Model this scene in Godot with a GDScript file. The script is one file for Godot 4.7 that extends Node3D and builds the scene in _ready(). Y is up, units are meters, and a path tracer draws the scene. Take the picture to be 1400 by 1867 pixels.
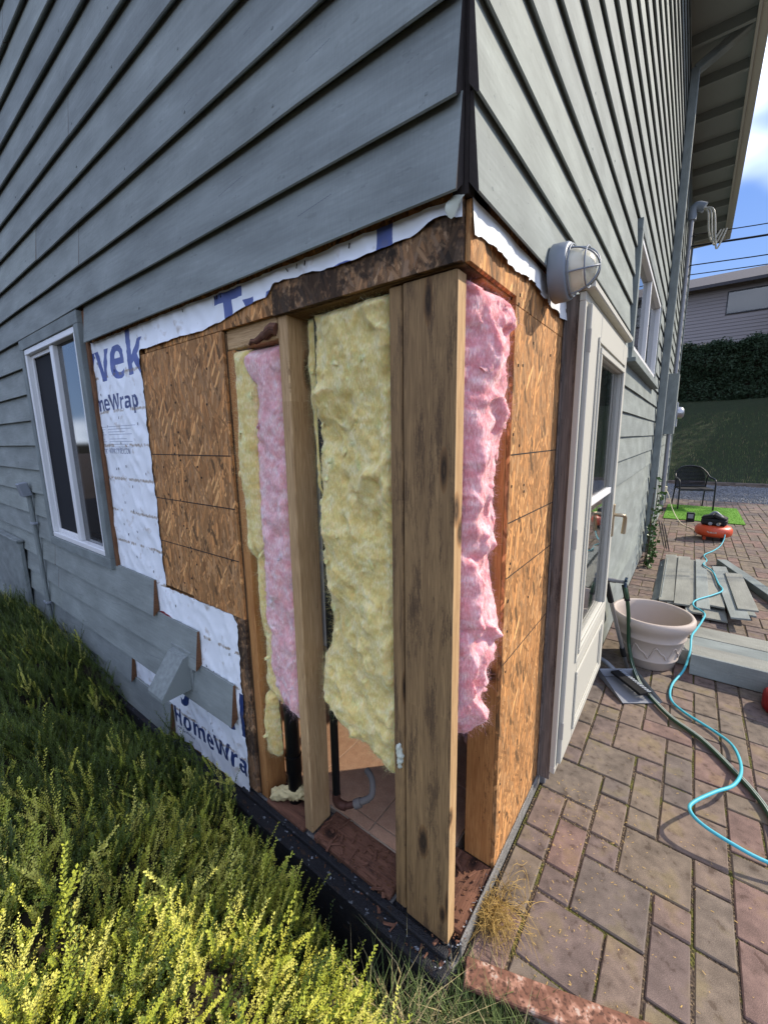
extends Node3D
# A house corner under repair: the framing is open, the lap siding stripped away round it.
# Axes: the corner of the framing stands at the origin, the shaded wall runs along -x (facing +z),
# the sunny wall along -z (facing +x). Metres.

class MB:
	var v := PackedVector3Array()
	var n := PackedVector3Array()
	var t := PackedVector2Array()
	var c := PackedColorArray()
	var col := Color.WHITE
	func put(a: Vector3, nn: Vector3, uv: Vector2) -> void:
		v.append(a)
		n.append(nn)
		t.append(uv)
		c.append(col)
	func tri(a: Vector3, b: Vector3, d: Vector3, ua := Vector2.ZERO, ub := Vector2.ZERO, ud := Vector2.ZERO) -> void:
		var nn := (b - a).cross(d - a).normalized()
		put(a, nn, ua)
		put(d, nn, ud)
		put(b, nn, ub)
	func quad(a: Vector3, b: Vector3, d: Vector3, e: Vector3, ua := Vector2.ZERO, ub := Vector2(1, 0), ud := Vector2(1, 1), ue := Vector2(0, 1)) -> void:
		tri(a, b, d, ua, ub, ud)
		tri(a, d, e, ua, ud, ue)
	func otri(a: Vector3, b: Vector3, d: Vector3, from: Vector3, ua: Vector2, ub: Vector2, ud: Vector2) -> void:
		if (b - a).cross(d - a).dot((a + b + d) / 3.0 - from) < 0.0:
			tri(a, d, b, ua, ud, ub)
		else:
			tri(a, b, d, ua, ub, ud)
	func smooth(a: Vector3, b: Vector3, d: Vector3, na: Vector3, nb: Vector3, nd: Vector3, ua := Vector2.ZERO, ub := Vector2.ZERO, ud := Vector2.ZERO) -> void:
		put(a, na, ua)
		put(d, nd, ud)
		put(b, nb, ub)
	# a box with chamfered edges; its texture runs along the longest side
	func box(x: Transform3D, s: Vector3, bev := 0.002, tl := 1.0, tw := 0.4, off := Vector2.ZERO) -> void:
		var h := s * 0.5
		bev = minf(bev, minf(h.x, minf(h.y, h.z)) * 0.45)
		var L := 0
		if s.y > s[L]: L = 1
		if s.z > s[L]: L = 2
		var A := (L + 1) % 3
		var B := (L + 2) % 3
		var P := []
		for k in 8:
			var sg := Vector3(1 if k & 1 else -1, 1 if k & 2 else -1, 1 if k & 4 else -1)
			var row := []
			for ax in 3:
				var q := Vector3.ZERO
				for m in 3:
					q[m] = sg[m] * (h[m] if m == ax else h[m] - bev)
				row.append(q)
			P.append(row)
		var o := x.origin
		var uv := func(q: Vector3) -> Vector2: return Vector2(q[L] / tl, (q[A] + q[B]) / tw) + off
		var em := func(q0: Vector3, q1: Vector3, q2: Vector3) -> void: otri(x * q0, x * q1, x * q2, o, uv.call(q0), uv.call(q1), uv.call(q2))
		for ax in 3:
			var m1 := 1 << ((ax + 1) % 3)
			var m2 := 1 << ((ax + 2) % 3)
			for side in 2:
				var b0: int = side << ax
				var q0: Vector3 = P[b0][ax]
				var q1: Vector3 = P[b0 | m1][ax]
				var q2: Vector3 = P[b0 | m1 | m2][ax]
				var q3: Vector3 = P[b0 | m2][ax]
				em.call(q0, q1, q2)
				em.call(q0, q2, q3)
		if bev <= 0.0: return
		for ax in 3:
			var f1 := (ax + 1) % 3
			var f2 := (ax + 2) % 3
			for k in 4:
				var lo: int = ((k & 1) << f1) | ((k >> 1) << f2)
				var hi: int = lo | (1 << ax)
				em.call(P[lo][f1], P[hi][f1], P[hi][f2])
				em.call(P[lo][f1], P[hi][f2], P[lo][f2])
		for k in 8:
			em.call(P[k][0], P[k][1], P[k][2])
	func abox(lo: Vector3, hi: Vector3, bev := 0.002, tl := 1.0, tw := 0.4, off := Vector2.ZERO) -> void:
		box(Transform3D(Basis(), (lo + hi) * 0.5), hi - lo, bev, tl, tw, off)
	func tube(p: PackedVector3Array, r: float, k := 8, caps := true, r2 := -1.0) -> void:
		var m := p.size()
		if r2 < 0.0: r2 = r
		var up := Vector3.UP
		var d0 := (p[1] - p[0]).normalized()
		if absf(d0.dot(up)) > 0.9: up = Vector3.RIGHT
		var side := d0.cross(up).normalized()
		var rings := []
		var norms := []
		var run := 0.0
		var runs := []
		for i in m:
			var d := (p[mini(i + 1, m - 1)] - p[maxi(i - 1, 0)]).normalized()
			side = (side - d * side.dot(d)).normalized()
			var oth := d.cross(side)
			var ring := PackedVector3Array()
			var nr := PackedVector3Array()
			var rad := lerpf(r, r2, float(i) / (m - 1))
			for j in k + 1:
				var a := TAU * j / k
				var nn := side * cos(a) + oth * sin(a)
				nr.append(nn)
				ring.append(p[i] + nn * rad)
			rings.append(ring)
			norms.append(nr)
			if i > 0: run += p[i].distance_to(p[i - 1])
			runs.append(run)
		for i in m - 1:
			for j in k:
				var a: Vector3 = rings[i][j]
				var b: Vector3 = rings[i][j + 1]
				var d: Vector3 = rings[i + 1][j + 1]
				var e: Vector3 = rings[i + 1][j]
				var ua := Vector2(runs[i], float(j) / k)
				var ub := Vector2(runs[i], float(j + 1) / k)
				var ud := Vector2(runs[i + 1], float(j + 1) / k)
				var ue := Vector2(runs[i + 1], float(j) / k)
				smooth(a, b, d, norms[i][j], norms[i][j + 1], norms[i + 1][j + 1], ua, ub, ud)
				smooth(a, d, e, norms[i][j], norms[i + 1][j + 1], norms[i + 1][j], ua, ud, ue)
		if caps:
			for j in k:
				otri(p[0], rings[0][j], rings[0][j + 1], p[1], Vector2.ZERO, Vector2.ZERO, Vector2.ZERO)
				otri(p[m - 1], rings[m - 1][j], rings[m - 1][j + 1], p[m - 2], Vector2.ZERO, Vector2.ZERO, Vector2.ZERO)
	func lathe(prof: Array, k := 32, x := Transform3D()) -> void:
		# prof: Vector2(radius, height), from the outside bottom round to the inside
		var m := prof.size()
		var sn := []
		for i in m - 1:
			var d: Vector2 = (prof[i + 1] - prof[i]).normalized()
			sn.append(Vector2(d.y, -d.x))
		var run := 0.0
		for i in m - 1:
			var n0: Vector2 = sn[i]
			var n1: Vector2 = sn[i]
			if i > 0 and sn[i].dot(sn[i - 1]) > 0.5: n0 = (sn[i] + sn[i - 1]).normalized()
			if i < m - 2 and sn[i].dot(sn[i + 1]) > 0.5: n1 = (sn[i] + sn[i + 1]).normalized()
			var p0: Vector2 = prof[i]
			var p1: Vector2 = prof[i + 1]
			var nx := run + p0.distance_to(p1)
			for j in k:
				var a0 := TAU * j / k
				var a1 := TAU * (j + 1) / k
				var c0 := Vector3(cos(a0), 0, sin(a0))
				var c1 := Vector3(cos(a1), 0, sin(a1))
				var A := x * (c0 * p0.x + Vector3(0, p0.y, 0))
				var B := x * (c1 * p0.x + Vector3(0, p0.y, 0))
				var C := x * (c1 * p1.x + Vector3(0, p1.y, 0))
				var D := x * (c0 * p1.x + Vector3(0, p1.y, 0))
				var N := [x.basis * (c0 * n0.x + Vector3(0, n0.y, 0)), x.basis * (c1 * n0.x + Vector3(0, n0.y, 0)), x.basis * (c1 * n1.x + Vector3(0, n1.y, 0)), x.basis * (c0 * n1.x + Vector3(0, n1.y, 0))]
				var U := [Vector2(a0 / TAU, run), Vector2(a1 / TAU, run), Vector2(a1 / TAU, nx), Vector2(a0 / TAU, nx)]
				if p0.x > 1e-5: smooth(A, C, B, N[0], N[2], N[1], U[0], U[2], U[1])
				if p1.x > 1e-5: smooth(A, D, C, N[0], N[3], N[2], U[0], U[3], U[2])
			run = nx
	# a smooth sheet through a grid of points; flip turns it over
	func sheet(p: PackedVector3Array, nu: int, nv: int, uvs: PackedVector2Array, flip := false, cols := PackedColorArray()) -> void:
		var N := PackedVector3Array()
		N.resize(nu * nv)
		for j in nv:
			for i in nu:
				var du := p[j * nu + mini(i + 1, nu - 1)] - p[j * nu + maxi(i - 1, 0)]
				var dv := p[mini(j + 1, nv - 1) * nu + i] - p[maxi(j - 1, 0) * nu + i]
				var q := du.cross(dv).normalized()
				N[j * nu + i] = -q if flip else q
		for j in nv - 1:
			for i in nu - 1:
				var a := j * nu + i
				var b := a + 1
				var d := a + nu + 1
				var e := a + nu
				var order := [a, d, b, a, e, d] if not flip else [a, b, d, a, d, e]
				for q in order:
					v.append(p[q])
					n.append(N[q])
					t.append(uvs[q])
					c.append(cols[q] if cols.size() else col)
	func mesh(mat: Material = null, colours := false, into: ArrayMesh = null) -> ArrayMesh:
		var m := into if into else ArrayMesh.new()
		var a := []
		a.resize(Mesh.ARRAY_MAX)
		a[Mesh.ARRAY_VERTEX] = v
		a[Mesh.ARRAY_NORMAL] = n
		a[Mesh.ARRAY_TEX_UV] = t
		if colours: a[Mesh.ARRAY_COLOR] = c
		m.add_surface_from_arrays(Mesh.PRIMITIVE_TRIANGLES, a)
		if mat: m.surface_set_material(m.get_surface_count() - 1, mat)
		return m

var M := {}
var rng := RandomNumberGenerator.new()
var taken := {}
var house: Node3D
const COURSE := 0.152
const Y0 := -0.029

# ------------------------------------------------------------------ scene helpers
func numbered(called: String) -> String:
	taken[called] = taken.get(called, -1) + 1
	return called if taken[called] == 0 else "%s_%03d" % [called, taken[called]]
func tag(o: Node, label := "", category := "", group := "", kind := "") -> void:
	if label: o.set_meta("label", label)
	if category: o.set_meta("category", category)
	if group: o.set_meta("group", group)
	if kind: o.set_meta("kind", kind)
func thing(called: String, label: String, category: String, at := Vector3.ZERO, group := "") -> Node3D:
	var o := Node3D.new()
	o.name = numbered(called)
	add_child(o)
	o.position = at
	tag(o, label, category, group)
	return o
func put(m: Mesh, called: String, parent: Node, mat: Material = null) -> MeshInstance3D:
	var o := MeshInstance3D.new()
	o.mesh = m
	o.name = numbered(called) if parent == self else called
	if mat: o.material_override = mat
	parent.add_child(o, true)
	return o
func add(b: MB, called: String, mat: Material, parent: Node, colours := false) -> MeshInstance3D:
	return put(b.mesh(mat, colours), called, parent)
func one(lo: Vector3, hi: Vector3, called: String, mat: Material, parent: Node, bev := 0.002, tl := 1.0, tw := 0.4) -> MeshInstance3D:
	var b := MB.new()
	b.abox(lo, hi, bev, tl, tw, Vector2(rng.randf(), rng.randf()))
	return add(b, called, mat, parent)
func spline(p: Array, per := 6) -> PackedVector3Array:
	var out := PackedVector3Array()
	for i in p.size() - 1:
		var a: Vector3 = p[maxi(i - 1, 0)]
		var b: Vector3 = p[i]
		var d: Vector3 = p[i + 1]
		var e: Vector3 = p[mini(i + 2, p.size() - 1)]
		for k in per:
			out.append(b.cubic_interpolate(d, a, e, float(k) / per))
	out.append(p[-1])
	return out
func at(table: Array, x: float) -> float:   # a polyline [[x, y], ...] read at x
	if x <= table[0][0]: return table[0][1]
	for i in table.size() - 1:
		if x <= table[i + 1][0]:
			return lerpf(table[i][1], table[i + 1][1], (x - table[i][0]) / (table[i + 1][0] - table[i][0]))
	return table[-1][1]
func noise(sd: int, freq: float, oct := 3, ridged := false) -> FastNoiseLite:
	var n := FastNoiseLite.new()
	n.seed = sd
	n.frequency = freq
	n.noise_type = FastNoiseLite.TYPE_SIMPLEX_SMOOTH
	n.fractal_octaves = oct
	if ridged: n.fractal_type = FastNoiseLite.FRACTAL_RIDGED
	return n

# ------------------------------------------------------------------ computed textures
func nz(w: int, h: int, freq: float, oct: int, sd: int, sx := 1.0, sy := 1.0) -> PackedByteArray:
	var im := noise(sd, freq, oct).get_seamless_image(int(w / sx), int(h / sy))
	im.convert(Image.FORMAT_L8)
	if sx != 1.0 or sy != 1.0: im.resize(w, h, Image.INTERPOLATE_CUBIC)
	return im.get_data()
func tex(w: int, h: int, d: PackedByteArray) -> ImageTexture:
	return ImageTexture.create_from_image(Image.create_from_data(w, h, false, Image.FORMAT_RGB8, d))
func grey(w: int, h: int, d: PackedByteArray) -> ImageTexture:
	return ImageTexture.create_from_image(Image.create_from_data(w, h, false, Image.FORMAT_L8, d))
func by(c: Color, k: float, d: PackedByteArray, i: int) -> void:
	d[i] = clampi(int(c.r * k * 255.0), 0, 255)
	d[i + 1] = clampi(int(c.g * k * 255.0), 0, 255)
	d[i + 2] = clampi(int(c.b * k * 255.0), 0, 255)
func mat(c: Color, rough := 0.8, t: Texture2D = null, bump: Texture2D = null, bump_cm := 0.1) -> StandardMaterial3D:
	var m := StandardMaterial3D.new()
	m.albedo_color = c
	m.roughness = rough
	m.metallic_specular = 0.4
	if t: m.albedo_texture = t
	if bump:
		m.heightmap_enabled = true
		m.heightmap_texture = bump
		m.heightmap_scale = bump_cm
	return m
func tri(m: StandardMaterial3D, scale: float, world := false) -> StandardMaterial3D:
	m.uv1_triplanar = true
	m.uv1_world_triplanar = world
	m.uv1_scale = Vector3.ONE * scale
	return m
# wood grain along u; knots, and stains of another colour that follow the grain
func wood(w: int, h: int, a: Color, b: Color, knots: int, stain: Color, stained: float, sd: int) -> ImageTexture:
	var g := nz(w, h, 0.035, 4, sd, 13.0, 1.0)
	var f := nz(w, h, 0.45, 3, sd + 1, 30.0, 1.0)
	var s := nz(w, h, 0.02, 5, sd + 2, 3.5, 1.0)
	var q := nz(w, h, 0.25, 4, sd + 3, 5.0, 1.0)
	var spk := nz(w, h, 0.22, 3, sd + 4)
	var d := PackedByteArray()
	d.resize(w * h * 3)
	for i in w * h:
		var k := g[i] / 255.0
		var ring := 0.5 + 0.5 * sin(k * 38.0)
		var cc := a.lerp(b, clampf(k * 0.55 + ring * 0.3 + (f[i] - 128) / 420.0, 0.0, 1.0))
		if stained > 0.0:
			var st := clampf((s[i] / 255.0 - (1.0 - stained)) * 3.0 + (q[i] / 255.0 - 0.5) * 1.6 + (spk[i] / 255.0 - 0.5) * 0.9, 0.0, 1.0)
			cc = cc.lerp(stain, st * 0.68)
			if spk[i] < 26: cc = cc.lerp(stain, 0.8)
		if f[i] < 34: cc = cc.darkened(0.22)
		by(cc, 0.93 + f[i] / 1800.0, d, i * 3)
	var r := RandomNumberGenerator.new()
	r.seed = sd
	for k in knots:
		var cx := r.randi_range(40, w - 40)
		var cy := r.randi_range(14, h - 14)
		var rx := r.randf_range(10, 22)
		var ry := r.randf_range(7, 13)
		for y in range(maxi(0, cy - 24), mini(h, cy + 24)):
			for x in range(maxi(0, cx - 40), mini(w, cx + 40)):
				var e := Vector2((x - cx) / rx, (y - cy) / ry).length()
				if e < 1.7:
					var i := (y * w + x) * 3
					var kk := 0.5 + 0.1 * sin(e * 9.0) if e < 1.0 else lerpf(0.68, 1.0, (e - 1.0) / 0.7)
					d[i] = int(d[i] * kk)
					d[i + 1] = int(d[i + 1] * kk * 0.95)
					d[i + 2] = int(d[i + 2] * kk * 0.9)
	return tex(w, h, d)
# pressed wood strands, stamped one over another
func strand_board(size: int, sd: int, upright: float) -> Image:
	var r := RandomNumberGenerator.new()
	r.seed = sd
	var im := Image.create(size, size, false, Image.FORMAT_RGBA8)
	im.fill(Color(0.60, 0.47, 0.32))
	var stamps: Array[Image] = []
	for k in 44:
		var st := Image.create(104, 104, false, Image.FORMAT_RGBA8)
		var ang := PI / 2 + r.randfn(0.0, upright)
		var L := r.randf_range(12, 50) if k % 3 else r.randf_range(30, 51)
		var W := r.randf_range(1.5, 5.0) if k % 3 else r.randf_range(5.0, 9.5)
		var tone := r.randf_range(0.76, 1.14)
		if r.randf() < 0.16: tone = r.randf_range(1.2, 1.38)
		if r.randf() < 0.06: tone = r.randf_range(0.55, 0.72)
		var base := Color(0.66, 0.50, 0.33).lerp(Color(0.74, 0.61, 0.44), r.randf())
		if k % 7 == 0: base = Color(0.60, 0.50, 0.38)
		var cs := cos(ang)
		var sn := sin(ang)
		var ph := r.randf() * 9.0
		for y in 104:
			for x in 104:
				var u := (x - 52) * cs + (y - 52) * sn
				var v := -(x - 52) * sn + (y - 52) * cs
				if absf(u) < L + sin(v * 1.9 + ph) * 3.0 and absf(v) < W * (1.0 - 0.25 * absf(u) / L) + 0.6 * sin(u * 0.2 + ph):
					var kk := tone * (1.0 + 0.09 * sin(v * 2.7 + sin(u * 0.09 + ph) * 2.0))
					if absf(v) > W * 0.75: kk *= 0.84
					st.set_pixel(x, y, Color(minf(base.r * kk, 1), minf(base.g * kk, 1), minf(base.b * kk, 1), 0.92))
		stamps.append(st)
	var full := Rect2i(0, 0, 104, 104)
	for k in 8500:
		var st: Image = stamps[r.randi() % stamps.size()]
		var p := Vector2i(r.randi() % size, r.randi() % size)
		im.blend_rect(st, full, p)
		if p.x > size - 104: im.blend_rect(st, full, p - Vector2i(size, 0))
		if p.y > size - 104: im.blend_rect(st, full, p - Vector2i(0, size))
		if p.x > size - 104 and p.y > size - 104: im.blend_rect(st, full, p - Vector2i(size, size))
	im.convert(Image.FORMAT_RGB8)
	return im
# print lettering into a picture: the letters' triangles, filled line by line
func lettering(im: Image, words: String, x: float, base: float, cap: float, wide: float, colour: Color, bold := true, bend := 0.0) -> void:
	var f := SystemFont.new()
	f.font_names = PackedStringArray(["Droid Sans"])
	f.font_weight = 700 if bold else 400
	var tm := TextMesh.new()
	tm.font = f
	tm.font_size = 64
	tm.pixel_size = 1.0
	tm.depth = 0.0
	tm.curve_step = 1.0
	tm.horizontal_alignment = HORIZONTAL_ALIGNMENT_LEFT
	tm.text = words
	var arr := tm.get_mesh_arrays()
	var p: PackedVector3Array = arr[Mesh.ARRAY_VERTEX]
	var idx: PackedInt32Array = arr[Mesh.ARRAY_INDEX] if arr[Mesh.ARRAY_INDEX] != null else PackedInt32Array(range(p.size()))
	var lo := Vector2(INF, INF)
	var hi := -lo
	for q in p:
		lo = lo.min(Vector2(q.x, q.y))
		hi = hi.max(Vector2(q.x, q.y))
	# the letters of this face are 0.714 of the size tall; the base line is found from a capital
	var tc := TextMesh.new()
	tc.font = f
	tc.font_size = 64
	tc.pixel_size = 1.0
	tc.depth = 0.0
	tc.text = words
	var sx := wide / (hi.x - lo.x)
	var desc := 0.0
	for ch in ["y", "p", "g", "j"]:
		if words.contains(ch): desc = 0.236 * 64.0
	var sy := cap / (hi.y - (lo.y + desc))
	for k in range(0, idx.size(), 3):
		var q: Array[Vector2] = []
		for m in 3:
			var s := p[idx[k + m]]
			var X := x + (s.x - lo.x) * sx
			q.append(Vector2(X, base - (s.y - lo.y - desc) * sy + bend * pow((X - x) / wide - 0.35, 2.0) * wide))
		q.sort_custom(func(a, b): return a.y < b.y)
		for y in range(int(ceil(q[0].y)), int(ceil(q[2].y))):
			var e0 := q[0].lerp(q[2], (y - q[0].y) / maxf(q[2].y - q[0].y, 1e-6)).x
			var e1: float
			if y < q[1].y: e1 = q[0].lerp(q[1], (y - q[0].y) / maxf(q[1].y - q[0].y, 1e-6)).x
			else: e1 = q[1].lerp(q[2], (y - q[1].y) / maxf(q[2].y - q[1].y, 1e-6)).x
			var a := int(floor(minf(e0, e1)))
			var b := int(ceil(maxf(e0, e1)))
			if y >= 0 and y < im.get_height() and b > 0 and a < im.get_width():
				im.fill_rect(Rect2i(maxi(a, 0), y, maxi(mini(b, im.get_width()) - maxi(a, 0), 1), 1), colour)

func make_materials() -> void:
	var W := 2048
	var H := 512
	# weathered paint on lap siding: brushed grain, chalky and dirty patches, small chips
	var g := nz(W, H, 0.09, 4, 11, 14.0, 1.0)
	var f := nz(W, H, 0.3, 2, 12, 1.0, 14.0)
	var lo := nz(W, H, 0.007, 5, 13, 3.0, 1.0)
	var sp := nz(W, H, 0.03, 5, 14, 2.5, 1.0)
	var d := PackedByteArray()
	d.resize(W * H * 3)
	var pa := Color(0.505, 0.526, 0.508)
	for i in W * H:
		var k := 1.0 + (g[i] - 128) / 3000.0 + (f[i] - 128) / 3600.0 + (lo[i] - 128) / 1300.0
		if sp[i] > 205: k += 0.035
		if sp[i] < 52: k -= 0.035 + (g[i] - 128) / 900.0
		by(pa, k, d, i * 3)
	var r := RandomNumberGenerator.new()
	r.seed = 5
	for q in 40:   # nail heads, nicks and hairline splits
		var cx := r.randi_range(6, W - 160)
		var cy := r.randi_range(8, H - 8)
		var ln := r.randi_range(2, 5) if q % 4 else r.randi_range(24, 110)
		for x in ln:
			var i := ((cy + (x / 9)) * W + cx + x) * 3
			d[i] = 84
			d[i + 1] = 88
			d[i + 2] = 94
	var paint := tex(W, H, d)
	var gt := grey(W, H, g)
	M.paint = mat(Color(1, 1, 1), 0.74, paint, gt, 0.012)
	M.paint2 = mat(Color(0.97, 0.972, 0.978), 0.76, paint, gt, 0.014)
	M.paint3 = mat(Color(1.03, 1.03, 1.02), 0.72, paint, gt, 0.012)
	M.trim = mat(Color(0.93, 0.94, 0.95), 0.72, paint, gt, 0.01)
	for q in [M.paint, M.paint2, M.paint3, M.trim]: q.metallic_specular = 0.22
	M.raw = mat(Color(0.85, 0.84, 0.84), 0.9, wood(512, 128, Color(0.44, 0.30, 0.20), Color(0.58, 0.43, 0.31), 0, Color(0.2, 0.15, 0.12), 0.25, 31))
	# framing timber
	M.stud = mat(Color(1, 1, 1), 0.78, wood(1024, 256, Color(0.60, 0.475, 0.325), Color(0.76, 0.64, 0.47), 4, Color(0.40, 0.29, 0.18), 0.12, 41))
	M.old = mat(Color(1, 1, 1), 0.86, wood(1024, 512, Color(0.43, 0.335, 0.225), Color(0.62, 0.50, 0.335), 8, Color(0.27, 0.205, 0.145), 0.45, 42))
	M.old2 = mat(Color(0.92, 0.9, 0.88), 0.88, wood(1024, 256, Color(0.38, 0.295, 0.205), Color(0.55, 0.44, 0.315), 3, Color(0.22, 0.165, 0.125), 0.4, 43))
	M.warm = mat(Color(1, 1, 1), 0.75, wood(1024, 256, Color(0.60, 0.40, 0.22), Color(0.74, 0.545, 0.33), 2, Color(0.28, 0.17, 0.10), 0.2, 44))
	M.rot = mat(Color(1, 1, 1), 0.95, wood(512, 256, Color(0.34, 0.225, 0.17), Color(0.48, 0.34, 0.265), 3, Color(0.17, 0.11, 0.09), 0.42, 45))
	M.dark_wood = mat(Color(1, 1, 1), 0.85, wood(512, 256, Color(0.34, 0.305, 0.28), Color(0.52, 0.47, 0.43), 2, Color(0.20, 0.17, 0.155), 0.4, 46))
	# strand board, the sun-bleached and the stained sheet
	var ob := strand_board(1024, 51, 0.42)
	var ot := ImageTexture.create_from_image(ob)
	M.osb = mat(Color(0.95, 0.865, 0.77), 0.85, ot, ot, 0.07)
	M.osb_dirty = mat(Color(1, 1, 1), 0.9, osb_stained(ob), ot, 0.06)
	M.marks = mat(Color(0.16, 0.14, 0.13), 0.9)
	M.chalk = mat(Color(0.38, 0.12, 0.10), 0.9)
	# metal, plastic and glass
	M.white = mat(Color(0.84, 0.84, 0.83), 0.42)
	M.door = mat(Color(0.69, 0.68, 0.635), 0.55)
	M.door_line = mat(Color(0.62, 0.61, 0.58), 0.5)
	M.black = mat(Color(0.075, 0.078, 0.085), 0.45)
	M.rubber = mat(Color(0.06, 0.06, 0.062), 0.75)
	M.pipe = mat(Color(0.055, 0.055, 0.06), 0.38)
	M.steel = mat(Color(0.62, 0.62, 0.62), 0.35)
	M.steel.metallic = 0.85
	M.dull_steel = mat(Color(0.52, 0.52, 0.53), 0.55)
	M.dull_steel.metallic = 0.6
	M.brass = mat(Color(0.66, 0.60, 0.50), 0.42)
	M.brass.metallic = 0.8
	M.copper = mat(Color(0.30, 0.19, 0.15), 0.7)
	M.copper.metallic = 0.3
	M.galv = mat(Color(0.50, 0.52, 0.54), 0.5, null)
	M.scale = mat(Color(0.40, 0.38, 0.36), 0.85)
	M.spray = mat(Color(0.72, 0.73, 0.66), 0.9)
	M.glass = mat(Color(0.10, 0.12, 0.13, 0.22), 0.02)
	M.glass.transparency = BaseMaterial3D.TRANSPARENCY_ALPHA
	M.glass.metallic_specular = 1.0
	M.glass2 = mat(Color(0.07, 0.09, 0.10, 0.55), 0.03)
	M.glass2.transparency = BaseMaterial3D.TRANSPARENCY_ALPHA
	M.glass2.metallic_specular = 1.0
	M.frost = mat(Color(0.88, 0.86, 0.77, 0.62), 0.2)
	M.frost.transparency = BaseMaterial3D.TRANSPARENCY_ALPHA
	M.screen = mat(Color(0.07, 0.075, 0.09), 0.85)
	# plaster, concrete, soil
	var cn := nz(512, 512, 0.03, 5, 61)
	var cf := nz(512, 512, 0.16, 3, 62)
	var cc := PackedByteArray()
	cc.resize(512 * 512 * 3)
	for i in 512 * 512:
		by(Color(0.5, 0.49, 0.47), 0.75 + cn[i] / 800.0 + (cf[i] - 128) / 700.0, cc, i * 3)
	var conc := tex(512, 512, cc)
	M.concrete = tri(mat(Color(1, 1, 1), 0.92, conc, grey(512, 512, cf), 0.3), 1.6)
	M.plaster = mat(Color(0.72, 0.70, 0.66), 0.9)
	# the foundation ledge: black coating with flaked white paint and dirt
	var ed := PackedByteArray()
	ed.resize(512 * 512 * 3)
	var e2 := nz(512, 512, 0.022, 5, 63, 2.0, 1.0)
	for i in 512 * 512:
		var k := 0.8 + cn[i] / 500.0
		var q := Color(0.115, 0.115, 0.125)
		if e2[i] > 222 and cf[i] > 70: q = Color(0.42, 0.44, 0.46)
		elif e2[i] < 70: q = Color(0.20, 0.155, 0.125)
		by(q, k, ed, i * 3)
	M.ledge = tri(mat(Color(1, 1, 1), 0.7, tex(512, 512, ed), grey(512, 512, cf), 0.4), 3.0)
	var so := PackedByteArray()
	so.resize(512 * 512 * 3)
	for i in 512 * 512:
		var q := Color(0.17, 0.135, 0.10).lerp(Color(0.27, 0.22, 0.165), cn[i] / 255.0)
		by(q, 0.7 + cf[i] / 420.0, so, i * 3)
	M.soil = tri(mat(Color(1, 1, 1), 1.0, tex(512, 512, so), grey(512, 512, cf), 1.2), 2.0)
	# joint sand between the pavers: grit, dry litter and moss
	var js := PackedByteArray()
	js.resize(512 * 512 * 3)
	var mo := nz(512, 512, 0.012, 4, 64)
	for i in 512 * 512:
		var q := Color(0.30, 0.255, 0.21)
		if cf[i] > 172: q = Color(0.44, 0.38, 0.29)
		if mo[i] > 142: q = q.lerp(Color(0.31, 0.31, 0.12), clampf((mo[i] - 142) / 40.0, 0, 0.85))
		by(q, 0.6 + cf[i] / 350.0, js, i * 3)
	M.joint = tri(mat(Color(1, 1, 1), 1.0, tex(512, 512, js), grey(512, 512, cf), 0.8), 1.3, true)
	# concrete pavers: one grain, several body colours
	var pv := PackedByteArray()
	var pf := nz(512, 512, 0.35, 2, 65)
	var pm := nz(512, 512, 0.03, 4, 66)
	pv.resize(1024 * 1024 * 3)
	var pg := nz(1024, 1024, 0.4, 2, 67)
	var pl := nz(1024, 1024, 0.006, 5, 68)
	var ps := nz(1024, 1024, 0.02, 5, 69)
	for i in 1024 * 1024:
		var k := 0.86 + (pl[i] - 128) / 900.0 + (ps[i] - 128) / 1300.0 + (pg[i] - 128) / 520.0
		if pg[i] > 226: k += 0.22
		if pg[i] < 30: k -= 0.16
		var q := Color(0.80, 0.785, 0.765)
		if pl[i] > 160: q = q.lerp(Color(0.74, 0.73, 0.62), clampf((pl[i] - 160) / 60.0, 0, 0.7))
		if ps[i] < 66: q = q.lerp(Color(0.58, 0.53, 0.49), clampf((66 - ps[i]) / 50.0, 0, 0.5))
		by(q, k, pv, i * 3)
	var pt := tex(1024, 1024, pv)
	var pfg := grey(512, 512, pf)
	M.pavers = []
	for q in [Color(0.635, 0.555, 0.515), Color(0.61, 0.56, 0.51), Color(0.65, 0.545, 0.51), Color(0.59, 0.525, 0.50), Color(0.62, 0.565, 0.505), Color(0.575, 0.53, 0.50), Color(0.635, 0.565, 0.515)]:
		M.pavers.append(tri(mat(q, 0.92, pt), 1.07, true))
	# floor tiles
	var ft := PackedByteArray()
	ft.resize(512 * 512 * 3)
	for i in 512 * 512:
		var q := Color(0.70, 0.54, 0.43).lerp(Color(0.78, 0.63, 0.51), pm[i] / 255.0)
		by(q, 0.93 + (cf[i] - 128) / 1700.0, ft, i * 3)
	M.tile = tri(mat(Color(1, 1, 1), 0.5, tex(512, 512, ft)), 1.4, true)
	M.grout = mat(Color(0.66, 0.60, 0.52), 0.95)
	# rusty red paint on the ledger board on the ground
	var ru := PackedByteArray()
	ru.resize(512 * 256 * 3)
	var r1 := nz(512, 256, 0.02, 5, 71)
	var r2 := nz(512, 256, 0.07, 4, 72)
	for i in 512 * 256:
		var q := Color(0.44, 0.30, 0.235)
		q = q.lerp(Color(0.62, 0.46, 0.38), clampf((r1[i] - 120) / 60.0, 0, 1))
		if r1[i] > 196 and r2[i] > 120: q = Color(0.66, 0.58, 0.52)
		if r2[i] < 84: q = q.lerp(Color(0.30, 0.20, 0.155), 0.7)
		by(q, 0.85 + r2[i] / 1000.0, ru, i * 3)
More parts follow.
